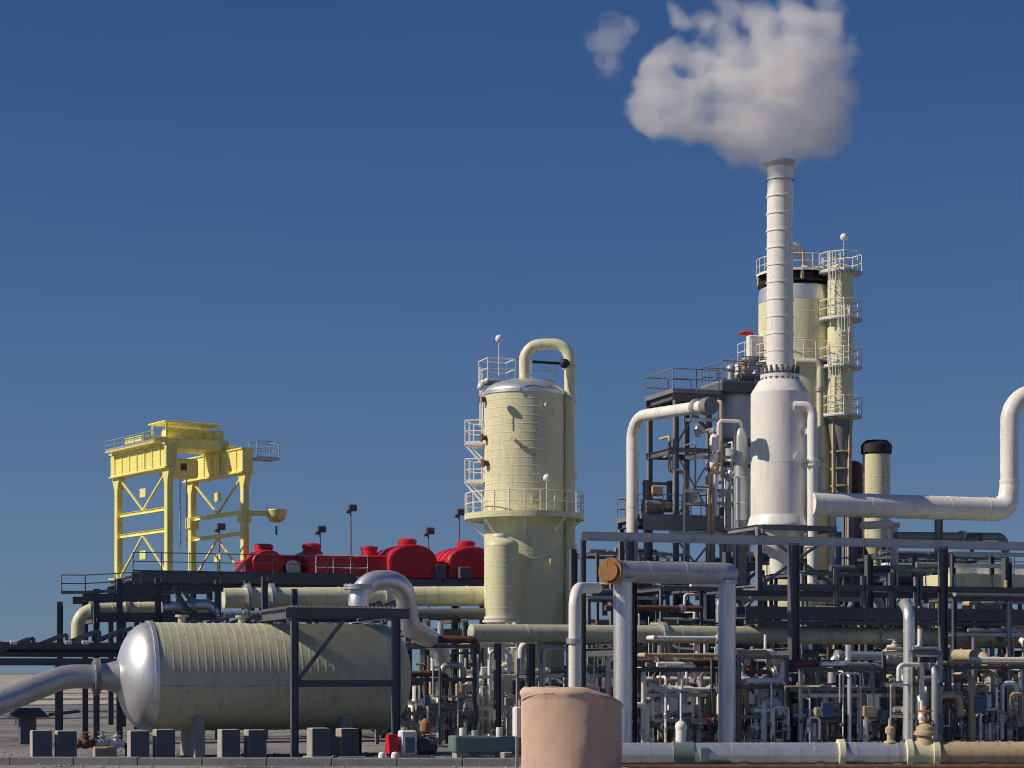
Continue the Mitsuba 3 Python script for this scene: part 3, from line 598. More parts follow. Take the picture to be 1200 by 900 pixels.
part(t, 'vent_pipe', tube([withz(tc, zat(326, DT)) + U * .68, withz(tc, zat(306, DT)) + U * .62, withz(tc, zat(291, DT)) + U * .02, withz(tc, zat(289, DT)) - U * .7], .3, .9, 16), 'm_white')
part(t, 'mast', cyl(withz(tc, zat(326, DT)) + U * 1.25 - V * .8, withz(tc, zat(303, DT)) + U * 1.25 - V * .8, .09, 8), 'm_white')
for z in (430,): 
    p = part(t, 'ring_platform', lathe([(TRR, -.05), (TRR + .5, -.05), (TRR + .5, .05), (TRR, .05)], withz(tc, zat(z, DT)), Z, 40), 'm_gray')
    rail(p, ringpts(tc, zat(z, DT), TRR + .47), 1.1, 'm_white', 9, True, .03)
# left side platform with boxes and the red lamp housing
c = P(882, 424, DT)
p = part(t, 'side_platform', gbox(c + U * .3, 1.7, 2.0, .12), 'm_gray', False)
part(p, 'bracket', bar(c - Z * 1.9 + U * 1.6, c - U * .6 - Z * .1, .16), 'm_gray', False)
part(p, 'instrument_panel', gbox(c - U * .1 + Z * .75 - V * .7, 1.1, .5, 1.25, .06), 'm_white', False)
part(p, 'instrument_panel', gbox(c + U * .9 + Z * .5, .6, .5, .8, .06), 'm_galv', False)
part(p, 'red_canopy', gbox(c - U * .4 + Z * 1.62, .75, .6, .18, .05), 'm_red', False)
rail(p, [c - U * .5 + V * .95, c - U * .5 - V * .95, c + U * 1.1 - V * .95], 1.1, 'm_white', 1.0, False, .03)
# slim column with a caged ladder on the tower's right
DL = 116.0; lc = ground(P(985, 0, DL)); lr = W(15, DL)
t = thing('ladder_column', 'slim cream column with a white caged ladder beside the rear tower', 'process column')
bands(t, withz(lc, zat(492, DL)), withz(lc, zat(318, DL)), lr, .6, 'm_cream')
part(t, 'head', dish(withz(lc, zat(318, DL)), Z, lr, .4, 30), 'm_cream', 60)
part(t, 'base_cone', lathe([(lr, 0), (lr * .55, -2.3), (lr * .5, -4.2)], withz(lc, zat(492, DL)), Z, 30), 'm_gray')
fr = norm(-V * .8 - U * .5)
for i, (y0, y1) in enumerate(((492, 420), (440, 362), (385, 300))):
    s = np.cross(Z, fr) * (.25 if i % 2 else -.25)
    ladder(t, withz(lc, zat(y0, DL)) + fr * (lr + .12) + s, zat(y1, DL), fr, 'm_white')
for i, y in enumerate((489, 432, 376, 321)):
    p = part(t, 'ring_platform', lathe([(lr, -.04), (lr + .5, -.04), (lr + .5, .05), (lr, .05)], withz(lc, zat(y, DL)), Z, 24), 'm_galv')
    rail(p, ringpts(lc, zat(y, DL), lr + .47)[::3], 1.1, 'm_white', 9, True, .035)
for i in range(4):
    d = np.array([math.cos(.78 + i * 1.571), math.sin(.78 + i * 1.571), 0])
    part(t, 'leg', bar(withz(lc, 0) + d * .5, withz(lc, zat(492, DL)) + d * lr * .9, .18), 'm_tan', False)
for y in (510, 530, 550, 570): part(t, 'tie_ring', torus(withz(lc, zat(y, DL)), Z, lr * .75, .06, 20, 6), 'm_tan')
p = P(989, 278, DL); part(t, 'beacon', join([ball(p, .22), cyl(p, withz(p, zat(318, DL)), .025, 6)]), 'm_white')
# short vessels to the right of it
D = 116; c = ground(P(1027, 0, D)); r = W(16, D)
t = thing('capped_vessel', 'short cream vessel with a black cap rising behind the large duct', 'process vessel')
bands(t, withz(c, zat(640, D)), withz(c, zat(533, D)), r, .62, 'm_cream')
part(t, 'cap', lathe([(r + .02, 0), (r + .1, .1), (r + .1, .55), (r * .8, .8), (0, .85)], withz(c, zat(533, D)), Z, 30), 'm_black', label='black cap')
part(t, 'bottom_cone', lathe([(r, 0), (r * .4, -.9), (r * .3, -2.0)], withz(c, zat(640, D)), Z, 30), 'm_cream')
for i in range(4):
    d = np.array([math.cos(.3 + i * 1.571), math.sin(.3 + i * 1.571), 0]); part(t, 'leg', beam(ground(c) + d * r, withz(c, zat(636, D)) + d * r * .95, .2, .2, U), 'm_dark', False)
D = 119; c = ground(P(1000, 0, D)); r = W(11, D)
t = thing('dark_vessel', 'dark brown vessel with a domed top between slim column and capped vessel', 'process vessel')
part(t, 'shell', lathe([(r, 0), (r, zat(548, D))], c, Z, 30), 'm_brown'); part(t, 'head', dish(withz(c, zat(548, D)), Z, r, .4, 30), 'm_dark', 60)
for z in (560, 575, 600): part(t, 'ring', torus(withz(c, zat(z, D)), Z, r, .05, 24, 6), 'm_dark')

# ================================================================ middle structure left of the white vessel
DM = 104.0
t = thing('tall_platform', 'dark open steel structure with railed top deck left of the white vessel', 'steel structure')
m0 = ground(P(792, 0, DM)); zm = [zat(690, DM), zat(612, DM), zat(527, DM), zat(464, DM)]
q = lambda u, v, z: m0 + U * u + V * v + Z * z
for u, v, top in ((0, 0, 3), (0, 3.4, 3), (2.1, .6, 3), (2.1, 3.4, 3), (-1.6, 0, 1), (-1.6, 3.4, 1)):
    part(t, 'column', beam(q(u, v, 0), q(u, v, zm[top] - .13), .24, .24, U), 'm_gray', False)
for i, z in enumerate(zm):
    a = -1.6 if i == 1 else 0
    part(t, 'beam', beam(q(a - .2, 0, z), q(2.3, 0, z), .22, .34 if i != 2 else .22), 'm_dark' if i != 2 else 'm_gray', False)
    part(t, 'beam', beam(q(a - .2, 3.4, z), q(2.3, 3.4, z), .22, .3), 'm_dark', False)
    for u in (a, 2.1): part(t, 'beam', beam(q(u, .15, z), q(u, 3.25, z), .2, .3), 'm_dark', False)
part(t, 'brace', bar(q(.1, 0, zm[2] + .35), q(1.0, 0, zm[3] - .9), .09), 'm_gray', False); part(t, 'brace', bar(q(.7, .05, zm[3] - .5), q(2.0, .05, zm[2] + .8), .16), 'm_dark', False)
for a, b in ((.1, 2.0), (2.0, .1)): part(t, 'brace', bar(q(a, .02, zm[1] + .3), q(b, .1 if a < 1 else .02, zm[2] - .3), .06), 'm_gray', False); part(t, 'brace', bar(q(a, .02, zm[0] + .2), q(b, .1 if a < 1 else .02, zm[1] - .9), .09), 'm_galv', False)
for i, a in ((3, -.2), (1, -1.8)):
    part(t, 'deck_plate', obox(q((a + 2.5) / 2, 1.7, zm[i] + .2), GRID, ((2.5 - a) / 2, 1.85, .04)), 'm_gray', False)
    rail(t, [q(2.4, -.1, zm[i] + .24), q(a, -.1, zm[i] + .24), q(a, 3.5, zm[i] + .24), q(2.4, 3.5, zm[i] + .24)], 1.15, 'm_gray', 1.2)
part(t, 'toe_channel', obox(q(.4, -.32, zm[1] - .1), GRID, (2.3, .04, .36)), 'm_gray', False)
part(t, 'fascia', obox(q(1.3, -.32, zm[1] - .62), GRID, (1.8, .05, .14)), 'm_galv', False)
# equipment on the lower deck
e = q(-1.0, .6, zm[1] + .24)
g = thing('deck_pump', 'small grey pump unit standing on the lower deck of the open structure', 'pump')
part(g, 'casing', cyl(e + Z * .55 - U * .5, e + Z * .55 + U * .5, .42), 'm_gray'); part(g, 'motor', cyl(e + Z * .62 + U * .55, e + Z * .62 + U * 1.3, .32), 'm_galv')
part(g, 'frame', join([gbox(e + U * .3 + Z * .08, 2.2, .9, .16), gbox(e - U * .4 + Z * 1.15, .12, .5, 1.5), gbox(e + U * .9 + Z * 1.2, .1, .5, 1.4), gbox(e + U * .25 + Z * 1.75, 1.5, .5, .1)]), 'm_dark', False)
part(g, 'box', gbox(e + U * .1 + Z * 1.35 - V * .2, .6, .4, .5, .04), 'm_tan', False)
# grey column and small white vessel inside it
D = 106; c = ground(P(861, 0, D)); r = W(19, D)
t = thing('grey_column', 'grey clad column with dark rings in the shade left of the white vessel', 'process column')
bands(t, withz(c, zat(640, D)), withz(c, zat(466, D)), r, .7, 'm_galv')
for y in (520, 548, 600): part(t, 'dark_ring', lathe([(r, -.2), (r + .14, -.2), (r + .14, .2), (r, .2)], withz(c, zat(y, D)), Z, 36), 'm_dark')
part(t, 'head', dish(withz(c, zat(466, D)), Z, r, .5, 36), 'm_galv', 60)
part(t, 'skirt', cyl(c, withz(c, zat(638, D)), r * .95, 36), 'm_gray')
p = part(t, 'top_deck', gbox(withz(c, zat(458, D)) + U * .1, 2.9, 2.8, .42), 'm_dark', False)
rail(p, [withz(c, zat(453, D)) + a * U + b * V for a, b in ((-1.3, -1.3), (1.5, -1.3), (1.5, 1.3), (-1.3, 1.3))], 1.1, 'm_gray', 1.0, True)
for a, b, h_ in ((-.6, -.8, .9), (.2, -.7, 1.3), (.8, -.9, .7)): part(p, 'vent', join([cyl(withz(c, zat(456, D)) + U * a + V * b, withz(c, zat(456, D) + h_) + U * a + V * b, .16), ball(withz(c, zat(456, D) + h_) + U * a + V * b, .24)]), rng.choice(['m_tan', 'm_galv', 'm_white']))
D = 102.6; c = ground(P(838, 0, D)); r = W(6.5, D)
t = thing('white_canister', 'small white two lobed canister on a thin pipe beside the grey column', 'canister')
part(t, 'upper_body', lathe([(0, -.45), (r * .8, -.4), (r, -.2), (r, .2), (r * .8, .4), (0, .45)], withz(c, zat(519, D)), Z, 20), 'm_white')
part(t, 'lower_body', lathe([(0, -.45), (r * .8, -.4), (r, -.2), (r, .2), (r * .8, .4), (0, .45)], withz(c, zat(541, D)), Z, 20), 'm_white')
part(t, 'stand_pipe', cyl(withz(c, zat(612, DM) + .2), withz(c, zat(510, D)), .1), 'm_white')
# pipework and slim vessels packed between the platform and the white vessel
t = thing('riser_bundle', 'bundle of thin upright pipes and brackets between open structure and grey column', 'pipework')
R_ = random.Random(41)
for k in range(11):
    a_ = P(R_.uniform(800, 880), 0, R_.uniform(101.2, 104.8)); y0, y1 = R_.uniform(560, 640), R_.uniform(466, 545); rr = R_.choice([.045, .06, .08, .11]); w_ = R_.choice((-1, 1)) * R_.uniform(.4, 1.1); z0_, z1_ = zat(y0, 103), zat(y1, 103)
    part(t, 'pipe', tube([withz(a_, 0), withz(a_, z0_ * .5 + z1_ * .5), withz(a_, z0_ * .5 + z1_ * .5) + U * w_, withz(a_, z1_) + U * w_, withz(a_, z1_) + U * w_ + V * 1.2], rr, rr * 2.5, 10), R_.choice(['m_white', 'm_galv', 'm_galv', 'm_gray', 'm_silver', 'm_tan']))
for y in (492, 536, 575, 590): part(t, 'bracket', beam(P(803, y, 102.4), P(880, y, 104.0), .12, .16), 'm_galv', False)
for y, x in ((505, 818), (556, 856), (583, 812)): valve(t, P(x, y, 102), Z, .13, R_.choice(['m_white', 'm_galv']), -V)
D = 101.6; c = ground(P(868, 0, D)); r = W(8, D)
t = thing('silver_vessel', 'slim silver vessel standing close to the left side of the white vessel', 'process vessel')
part(t, 'shell', lathe([(r, zat(610, D)), (r, zat(512, D)), (r * .7, zat(504, D)), (.1, zat(500, D))], c, Z, 26), 'm_galv', 40)
for y in (530, 560, 590): part(t, 'band', torus(withz(c, zat(y, D)), Z, r, .04, 24, 6), 'm_silver')
part(t, 'skirt', cyl(c, withz(c, zat(609, D)), r * .9), 'm_gray'); part(t, 'outlet', tube([withz(c, zat(501, D)), withz(c, zat(494, D)), withz(c, zat(494, D)) - U * 1.2, withz(c, zat(530, D)) - U * 1.2], .09, .25, 12), 'm_white')
t = thing('stepped_platform', 'small dark railed platform stepping up towards the top of the white vessel', 'platform')
c = P(880, 446, 106); part(t, 'deck', gbox(c, 1.9, 1.8, .16), 'm_dark', False); part(t, 'bracket', bar(c - Z * 1.3 - U * .2, c + U * .8 - Z * .08, .14), 'm_dark', False)
rail(t, [c - U * .95 - V * .85 + Z * .08, c + U * .95 - V * .85 + Z * .08], 1.0, 'm_gray', .9); rail(t, [c - U * .95 + V * .85 + Z * .08, c - U * .95 - V * .85 + Z * .08], 1.0, 'm_gray', .9)
for a_, h_, m_ in ((-.5, .8, 'm_white'), (.1, 1.1, 'm_galv'), (.6, .6, 'm_tan')): part(t, 'cabinet', gbox(c + U * a_ + Z * (h_ / 2 + .08) + V * .3, .4, .4, h_, .03), m_, False)
# big silver pipe: riser and crossing
pipe('silver_riser_pipe', 'tall pale pipe rising in the open and bending right to the railed deck', [withz(P(741, 0, 104), 0), P(741, 489, 104), P(826, 476, 98.6)], W(7, 103), 'm_white', 1.1, fl=(.97,), band=3.0)
part('silver_riser_pipe', 'end_cover', disc(P(830, 476, 98.3), P(830, 476, 98.3) - P(741, 489, 104), .42, .5), 'm_gray')

# ================================================================ front pipe rack, right half
rowA, rowB = row(930, 86.0), row(930, 92.0)
t = thing('front_pipe_rack', 'tall dark steel rack with long cross beams across the right half', 'pipe rack')
zA = [zat(634, 86), zat(688, 86)]
for px, top, w, m in ((683, 640, .2, 'm_dark'), (738, 634, .3, 'm_dark'), (930, 632, .38, 'm_dark'), (1105, 638, .31, 'm_dark'), (1275, 638, .36, 'm_dark')):
    p = P(px, 0, rowA(px)); zt_ = zA[0] - .1
    part(t, 'column', beam(withz(p, 0), withz(p, zt_), w, w, U), m, False)
    part(t, 'base_plate', gbox(withz(p, .04), .8, .8, .08), 'm_concrete', False)
    if px > 700:
        part(t, 'column', beam(withz(p + V * 6.5, 0), withz(p + V * 6.5, zt_), w, w, U), m, False)
        for z in (zat(765, 89),): part(t, 'cross_beam', beam(withz(p, z) + V * .22, withz(p, z) + V * 6.3, .26, .34), 'm_dark', False)
pts = [700, 800, 930, 1105, 1275]
for a, b in zip([738, 930, 1105], [930, 1105, 1275]):
    for o in (0, 6.5): part(t, 'beam', beam(withz(P(a, 0, rowA(a)), zA[1]) + V * o + U * .2, withz(P(b, 0, rowA(b)), zA[1]) + V * o - U * .2, .24, .26), 'm_dark', False) if a > 800 else None
part(t, 'top_beam', beam(withz(P(681, 0, rowA(681)), zA[0]), withz(P(1290, 0, rowA(1290)), zA[0]), .26, .36), 'm_galv', False)
for px in (1012, 1045, 1075, 980): part(t, 'stub_post', beam(withz(P(px, 0, rowA(px)), zat(710, 88)), withz(P(px, 0, rowA(px)), zat(668 + (px % 7) * 2, 88)), .2 if px != 1075 else .34, .2, U), 'm_gray', False)

zB = zat(744.5, 92)
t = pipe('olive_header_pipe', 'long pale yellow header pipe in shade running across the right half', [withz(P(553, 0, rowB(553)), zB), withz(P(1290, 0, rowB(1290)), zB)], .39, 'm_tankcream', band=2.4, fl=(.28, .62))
part(t, 'end_cap', dish(withz(P(553, 0, rowB(553)), zB), -U, .39, .16), 'm_tankcream', 60)
for px in (583, 622): post(t, P(px, 0, rowB(px)), 0, zB - .42, .26 if px == 583 else .3, 'm_dark', 'support_post')
t = thing('upper_cable_tray', 'dark cable tray above the olive header pipe at the right', 'cable tray')
a, b = withz(P(866, 0, rowB(866)), zat(724, 91)) - V * .7, withz(P(1290, 0, rowB(1290)), zat(724, 91)) - V * .7; L = np.linalg.norm(b - a)
part(t, 'tray', join([obox((a + b) / 2 + V * .5, GRID, (L / 2, .5, .03)), obox((a + b) / 2 + Z * .22, GRID, (L / 2, .02, .28)), obox((a + b) / 2 + Z * .22 + V * 1.0, GRID, (L / 2, .02, .28))] + [gbox(a + norm(b - a) * s_ + Z * .22, .05, .07, .6) for s_ in np.arange(.6, L, 1.5)]), 'm_dark', False)
for k in range(5): part(t, 'cable', cyl(a + V * (.15 + .17 * k) + Z * .09, b + V * (.15 + .17 * k) + Z * .09, .055, 8), 'm_black')
part(t, 'lower_beam', obox((a + b) / 2 - Z * .2 + V * .1, GRID, (L / 2, .1, .09)), 'm_dark', False)
# parallel pipes at several levels behind the rack front
for i, (py, x0, x1, dv, rr, mat, lab) in enumerate((
        (748, 742, 836, -1.5, .10, 'm_white', 'thin white pipe just before the olive header, left of the silver post'),
        (768, 735, 838, -1.2, .10, 'm_tan', 'thin tan pipe under the olive header, left of the silver post'),
        (776, 735, 932, -.6, .17, 'm_brown', 'brown pipe below the tan pipe, left half of the rack'),
        (769, 958, 1036, -1.4, .20, 'm_silver', 'short bright silver pipe below the olive header between the dark posts'),
        (783, 868, 1290, .8, .28, 'm_gray', 'grey pipe low behind the dark posts'),
        (700, 868, 1060, 2.2, .18, 'm_galv', 'galvanised pipe above the cable tray'),
        (704, 1120, 1290, 1.0, .16, 'm_white', 'white pipe above the cable tray at the right edge'),
        (757, 1120, 1290, .6, .12, 'm_galv', 'thin galvanised pipe at the right edge under the header'),
        (773, 1168, 1290, -1.0, .13, 'm_cream', 'cream pipe at the right edge below the header'),
        (713, 735, 850, 2.6, .14, 'm_brown', 'dark red brown pipe left of the silver post'),
        (797, 740, 860, 1.4, .15, 'm_white', 'white pipe low behind the silver post'),
        (807, 960, 1100, 1.6, .14, 'm_galv', 'thin galvanised pipe low between the dark posts'))):
    za = zat(py, rowB((x0 + x1) / 2) + dv); p0, p1 = withz(P(x0, 0, rowB(x0)) + V * dv, za), withz(P(x1, 0, rowB(x1)) + V * dv, za)
    pts = [p0, p1]
    if i in (3, 5, 10, 11): pts = [p0 - Z * 1.2, p0, p1, p1 - Z * 1.4]
    if i in (0, 1): pts = [p0 - V * 1.0, p0, p1, p1 + V * 1.2]
    t = pipe('rack_pipe', lab, pts, rr, mat, rr * 2.5, fl=(.25, .8) if rr > .13 else (), n=14)
    if i in (0, 3, 6): valve(t, p0 + (p1 - p0) * .92, U, rr * 1.1, 'm_white')

# ---------------------------------------------------------------- big verticals in front
D = 82.0; hz = zat(671, 83.5)
rowH = row(780, 83.5); h0, h1 = withz(P(722, 0, rowH(722)), hz), withz(P(854, 0, rowH(854)), hz)
t = thing('grey_header', 'thick grey overhead pipe with a rust coloured round end', 'pipe')
fd = norm(-U * .80 - V * .62)
part(t, 'run', tube([h0 + fd * .75 + U * .2, h0 + U * .2, h1, h1 - Z * .0 + V * .9 + U * .3], .45, .5, 26), 'm_galv', 40)
part(t, 'end_plate', join([disc(h0 + fd * .80 + U * .2, fd, .54, .14, 32), disc(h0 + fd * .92 + U * .2, fd, .40, .10, 32)]), 'm_rust', label='rusty round end plate')
hoops(t, h0 + U * .6, h1 - U * .6, .45, 1.6, 'm_galv')
t = thing('silver_post_pipe', 'broad silver clad upright pipe below the right end of the grey header', 'pipe')
p = P(852, 0, rowH(852) - .1); part(t, 'run', cyl(withz(p, 0), withz(p, hz - .28), .36, 28), 'm_silver', 40)
hoops(t, withz(p, .5), withz(p, hz - .6), .36, 1.25, 'm_silver'); part(t, 'collar', disc(withz(p, hz - .36), Z, .44, .14), 'm_galv')
t = thing('silver_post_pipe', 'broad silver clad upright pipe below the rust coloured end', 'pipe')
p = withz(h0, 0) + U * .25 - V * .1; part(t, 'run', cyl(withz(p, 0), withz(p, hz - .28), .38, 28), 'm_silver', 40)
hoops(t, withz(p, .5), withz(p, hz - .6), .38, 1.25, 'm_silver'); part(t, 'collar', disc(withz(p, hz - .36), Z, .46, .14), 'm_galv')
t = thing('brown_post', 'reddish brown steel post right of the silver pipe under the rust end', 'post')
p = P(741, 0, 84.0); part(t, 'post', beam(withz(p, 0), withz(p, zat(664, 84)), .30, .30, U), 'm_brown', False); part(t, 'base_plate', gbox(withz(p, .04), .7, .7, .08), 'm_concrete', False)
pipe('bent_pipe', 'pale grey pipe bending down behind the terracotta tank', [P(700, 689, 82.5), P(673, 689, 79.5), withz(P(673, 0, 79.5), 0)], .22, 'm_white', .8, fl=(.55,))
pipe('slim_silver_pipe', 'slim silver upright pipe between the two dark posts', [withz(P(1065, 0, 84), 0), P(1065, 716, 84), P(1060, 708, 85.2)], .235, 'm_silver', .5, band=1.6)
pipe('cream_upright_pipe', 'cream upright pipe bent at its head near the right edge', [withz(P(1164, 0, 87), .3), P(1164, 790, 87), P(1150, 768, 88.5), P(1120, 768, 90)], .26, 'm_tan', .7, fl=(.4,))
pipe('dark_teal_pipe', 'dark teal pipe bent down at its right end above the rack', [P(1050, 628, 100), P(1178, 629, 103.5), P(1178, 660, 103.5)], .2, 'm_teal', .5, fl=(.5,))
valve('dark_teal_pipe', P(1139, 632, 102.2), U, .2, 'm_dark', -Z)
pipe('white_bend_pipe', 'white square bent pipe under the large duct', [P(1010, 616, 102), P(1048, 614, 103), P(1048, 690, 103)], .2, 'm_white', .35, fl=(.4,))

# ================================================================ pipework modules
def manifold(label, px0, px1, D, top, depth, n, seed, mats=None, frame='m_dark', cat='pipework', name='pipe_manifold', levels=3, valves=.6):
    """a welded module: steel frame, headers and bent risers with valves"""
    R = random.Random(seed); t = thing(name, label, cat); rw = row(px0, D); o = ground(P(px0, 0, D)); L = np.linalg.norm(ground(P(px1, 0, rw(px1))) - o); H = zat(top, D)
    n = int(n * 1.35)
    mats = mats or ['m_white', 'm_galv', 'm_galv', 'm_silver', 'm_gray', 'm_tan', 'm_brown', 'm_white']
    q = lambda u, v, z: o + U * u + V * v + Z * z
    k = max(1, round(L / 2.6)); pick = lambda: frame if frame == 'm_white' else R.choice(['m_dark', 'm_gray', 'm_galv', 'm_dark', 'm_gray'])
    for u in np.linspace(0, L, k + 1):
        for v in (0, depth): part(t, 'column', beam(q(u, v, 0), q(u, v, H), .15, .15, U), pick(), False)
    zl = [H * (i + 1) / levels for i in range(levels)]
    for z in zl:
        for v in (0, depth): part(t, 'beam', beam(q(-.1, v, z), q(L + .1, v, z), .12, .16), pick(), False)
        for u in np.linspace(0, L, k + 1): part(t, 'cross_beam', beam(q(u, .1, z), q(u, depth - .1, z), .14, .18), frame, False)
        for j in range(4):
            v = depth * (.08 + .27 * j) + R.uniform(-.1, .1); rr = R.uniform(.06, .17); a, b = sorted((R.uniform(-.2, L * .5), R.uniform(L * .5, L + .2)))
            part(t, 'header', tube([q(a, v, z + .12 + rr), q(b, v, z + .12 + rr), q(b, v, z + .12 + rr - R.choice([-.8, .6, 1.0]))], rr, rr * 2.2, 12), R.choice(mats))
    for i in range(n):
        u = L * (i + R.uniform(.2, .8)) / n; v = R.uniform(-.5, depth * .5); rr = R.choice([.03, .04, .055, .07, .09, .12, .15]); m = R.choice(mats); z1 = R.uniform(.35, 1.0) * H
        kind = R.random()
        if kind < .45: pts = [q(u, v, .1), q(u, v, z1), q(u, v + R.uniform(.5, 1.4), z1)]
        elif kind < .75:
            w = R.uniform(.4, 1.1) * R.choice((-1, 1)); zz = z1 * R.uniform(.45, .8); pts = [q(u, v, .1), q(u, v, zz), q(u + w, v, zz), q(u + w, v, z1)]
        else:
            w = R.uniform(.5, 1.2) * R.choice((-1, 1)); pts = [q(u, v, .3), q(u, v, z1), q(u + w, v, z1), q(u + w, v, z1 - R.uniform(.5, 1.5))]
        part(t, 'pipe', tube(pts, rr, rr * 2.4, 12), m)
        if R.random() < valves: valve(t, q(u, v, min(z1 * .45, R.uniform(.7, 1.5))), Z, rr * 1.15, R.choice(['m_galv', 'm_gray', 'm_white', 'm_tan', 'm_dark']), R.choice([-V, -V, U, -U]), R.choice(['m_gray', 'm_dark', 'm_white', 'm_red']))
        if R.random() < .4: flange(t, q(u, v, z1 * R.uniform(.15, .3)), Z, rr, 'm_galv')
        if R.random() < .35: part(t, 'junction_box', gbox(q(u + .3, v - .1, R.uniform(.6, 1) * H * .6), R.uniform(.25, .6), .22, R.uniform(.3, .7), .03), R.choice(['m_white', 'm_galv', 'm_blue', 'm_tan']), False)
    return t
manifold('dark pipe module between the horizontal tank and the tall column', 472, 556, 84, 757, 4.0, 15, 11, ['m_gray', 'm_dark', 'm_galv', 'm_brown', 'm_white', 'm_dark'])
manifold('white pipe module below the slim vessel', 556, 612, 92.5, 756, 2.0, 13, 12, ['m_white', 'm_white', 'm_cream', 'm_white', 'm_galv'], 'm_white')
manifold('pipe module behind the terracotta tank and the bent pipe', 634, 732, 88, 752, 3.0, 15, 13)
manifold('pipe module between the brown post and the broad silver pipe', 748, 842, 86, 785, 2.6, 20, 14, ['m_white', 'm_galv', 'm_white', 'm_gray', 'm_silver', 'm_brown'])
manifold('pipe module between the broad silver pipe and the thick dark post', 866, 922, 84.5, 770, 2.6, 15, 15)
manifold('pipe module right of the thick dark post', 938, 1052, 84.5, 785, 2.8, 23, 16)
manifold('pipe module between slim silver pipe and second dark post', 1070, 1102, 83.5, 765, 2.4, 10, 17, ['m_white', 'm_galv', 'm_white', 'm_tan'])
manifold('pipe module at the right edge of the plant', 1112, 1240, 84.5, 782, 2.8, 25, 18)
# second row, taller and deeper in the plant
manifold('tall dark pipe module behind the rust coloured pipe end', 690, 770, 97, 700, 4.0, 15, 21, ['m_gray', 'm_galv', 'm_white', 'm_dark', 'm_tan'], levels=4)
manifold('tall pipe module behind the grey header', 775, 868, 95, 690, 4.0, 20, 22, ['m_gray', 'm_galv', 'm_white', 'm_dark', 'm_tan', 'm_white'], levels=4)
manifold('tall pipe module behind the thick dark post', 940, 1040, 97, 672, 4.0, 20, 23, ['m_gray', 'm_galv', 'm_teal', 'm_dark', 'm_white'], levels=4)
manifold('tall pipe module behind the second dark post', 1048, 1130, 99, 668, 4.0, 17, 24, ['m_gray', 'm_galv', 'm_teal', 'm_dark', 'm_tan'], levels=4)
manifold('tall pipe module behind the vessel table', 862, 945, 104, 655, 3.5, 14, 26, ['m_gray', 'm_galv', 'm_white', 'm_dark', 'm_silver'], levels=5)
manifold('grey pipe module below the air cooler panels', 1118, 1245, 93, 702, 3.0, 16, 27, ['m_gray', 'm_galv', 'm_white', 'm_teal', 'm_tan'], levels=4)
manifold('far pipe module seen under the dark teal pipe', 1045, 1175, 112, 652, 4.0, 16, 28, ['m_gray', 'm_galv', 'm_teal', 'm_dark', 'm_white'], levels=5)
manifold('far pipe module seen above the grey header', 700, 800, 110, 648, 4.0, 14, 29, ['m_gray', 'm_galv', 'm_blue', 'm_dark', 'm_white'], levels=5)
manifold('low pipe module beyond the tank, seen below the dark bridge', 520, 640, 104, 745, 4.0, 13, 25, ['m_gray', 'm_dark', 'm_galv', 'm_brown'])

# heat exchangers stacked in the shade
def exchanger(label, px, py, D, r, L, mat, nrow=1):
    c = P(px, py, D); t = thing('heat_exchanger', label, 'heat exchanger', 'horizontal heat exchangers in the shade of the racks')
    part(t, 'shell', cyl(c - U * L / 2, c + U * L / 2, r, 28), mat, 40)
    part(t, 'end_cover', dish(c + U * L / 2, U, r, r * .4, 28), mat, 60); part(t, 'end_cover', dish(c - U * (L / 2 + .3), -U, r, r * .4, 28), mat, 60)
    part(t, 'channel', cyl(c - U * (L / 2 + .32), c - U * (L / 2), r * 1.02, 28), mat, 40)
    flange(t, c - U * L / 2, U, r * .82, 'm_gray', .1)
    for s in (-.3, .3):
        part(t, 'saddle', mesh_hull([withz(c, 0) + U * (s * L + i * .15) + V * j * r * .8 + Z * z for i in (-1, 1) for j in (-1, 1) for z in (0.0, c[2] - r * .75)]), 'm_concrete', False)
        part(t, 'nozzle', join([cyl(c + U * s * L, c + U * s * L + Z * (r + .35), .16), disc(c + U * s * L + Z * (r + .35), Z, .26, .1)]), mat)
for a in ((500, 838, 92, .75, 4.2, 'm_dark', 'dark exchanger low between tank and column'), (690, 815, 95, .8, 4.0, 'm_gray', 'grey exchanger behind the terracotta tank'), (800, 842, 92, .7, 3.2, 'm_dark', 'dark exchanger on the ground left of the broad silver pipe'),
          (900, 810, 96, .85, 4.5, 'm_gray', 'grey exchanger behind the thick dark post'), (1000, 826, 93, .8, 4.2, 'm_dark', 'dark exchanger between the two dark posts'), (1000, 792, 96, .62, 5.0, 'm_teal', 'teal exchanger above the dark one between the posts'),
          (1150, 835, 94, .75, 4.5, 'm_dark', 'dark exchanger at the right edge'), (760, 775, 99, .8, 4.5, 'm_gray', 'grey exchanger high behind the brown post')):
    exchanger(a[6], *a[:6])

# deep decks behind everything at the right
steel_frame('rear_rack', 'dark rear steel rack at the far right above the cable tray', P(1040, 0, 106), [0, 5, 10, 15], [0, 5], [zat(790, 108), zat(730, 108), zat(680, 108)], w=.34, deck=(1, 2), rails=(2,), braces=(('f', 0, 2), ('f', 2, 1)))
steel_frame('middle_rack', 'dark steel rack with crossed braces left of the vessel table', P(752, 0, 100), [0, 3.4, 6.4], [0, 3.5], [zat(790, 100), zat(722, 100), zat(662, 100)], w=.3, deck=(1, 2), braces=(('f', 0, 2), ('f', 1, 2), ('f', 1, 1)))
steel_frame('column_rack', 'dark steel rack behind the tall column and the tank', P(478, 0, 101), [0, 4, 8.5], [0, 4], [zat(800, 102), zat(742, 102)], w=.3, deck=(1,), braces=(('f', 0, 1),))
t = thing('air_cooler', 'pale cream air cooler bank with three panels at the right edge', 'air cooler')
rowK = row(1118, 97); k0 = withz(P(1118, 0, rowK(1118)), zat(681, 97))
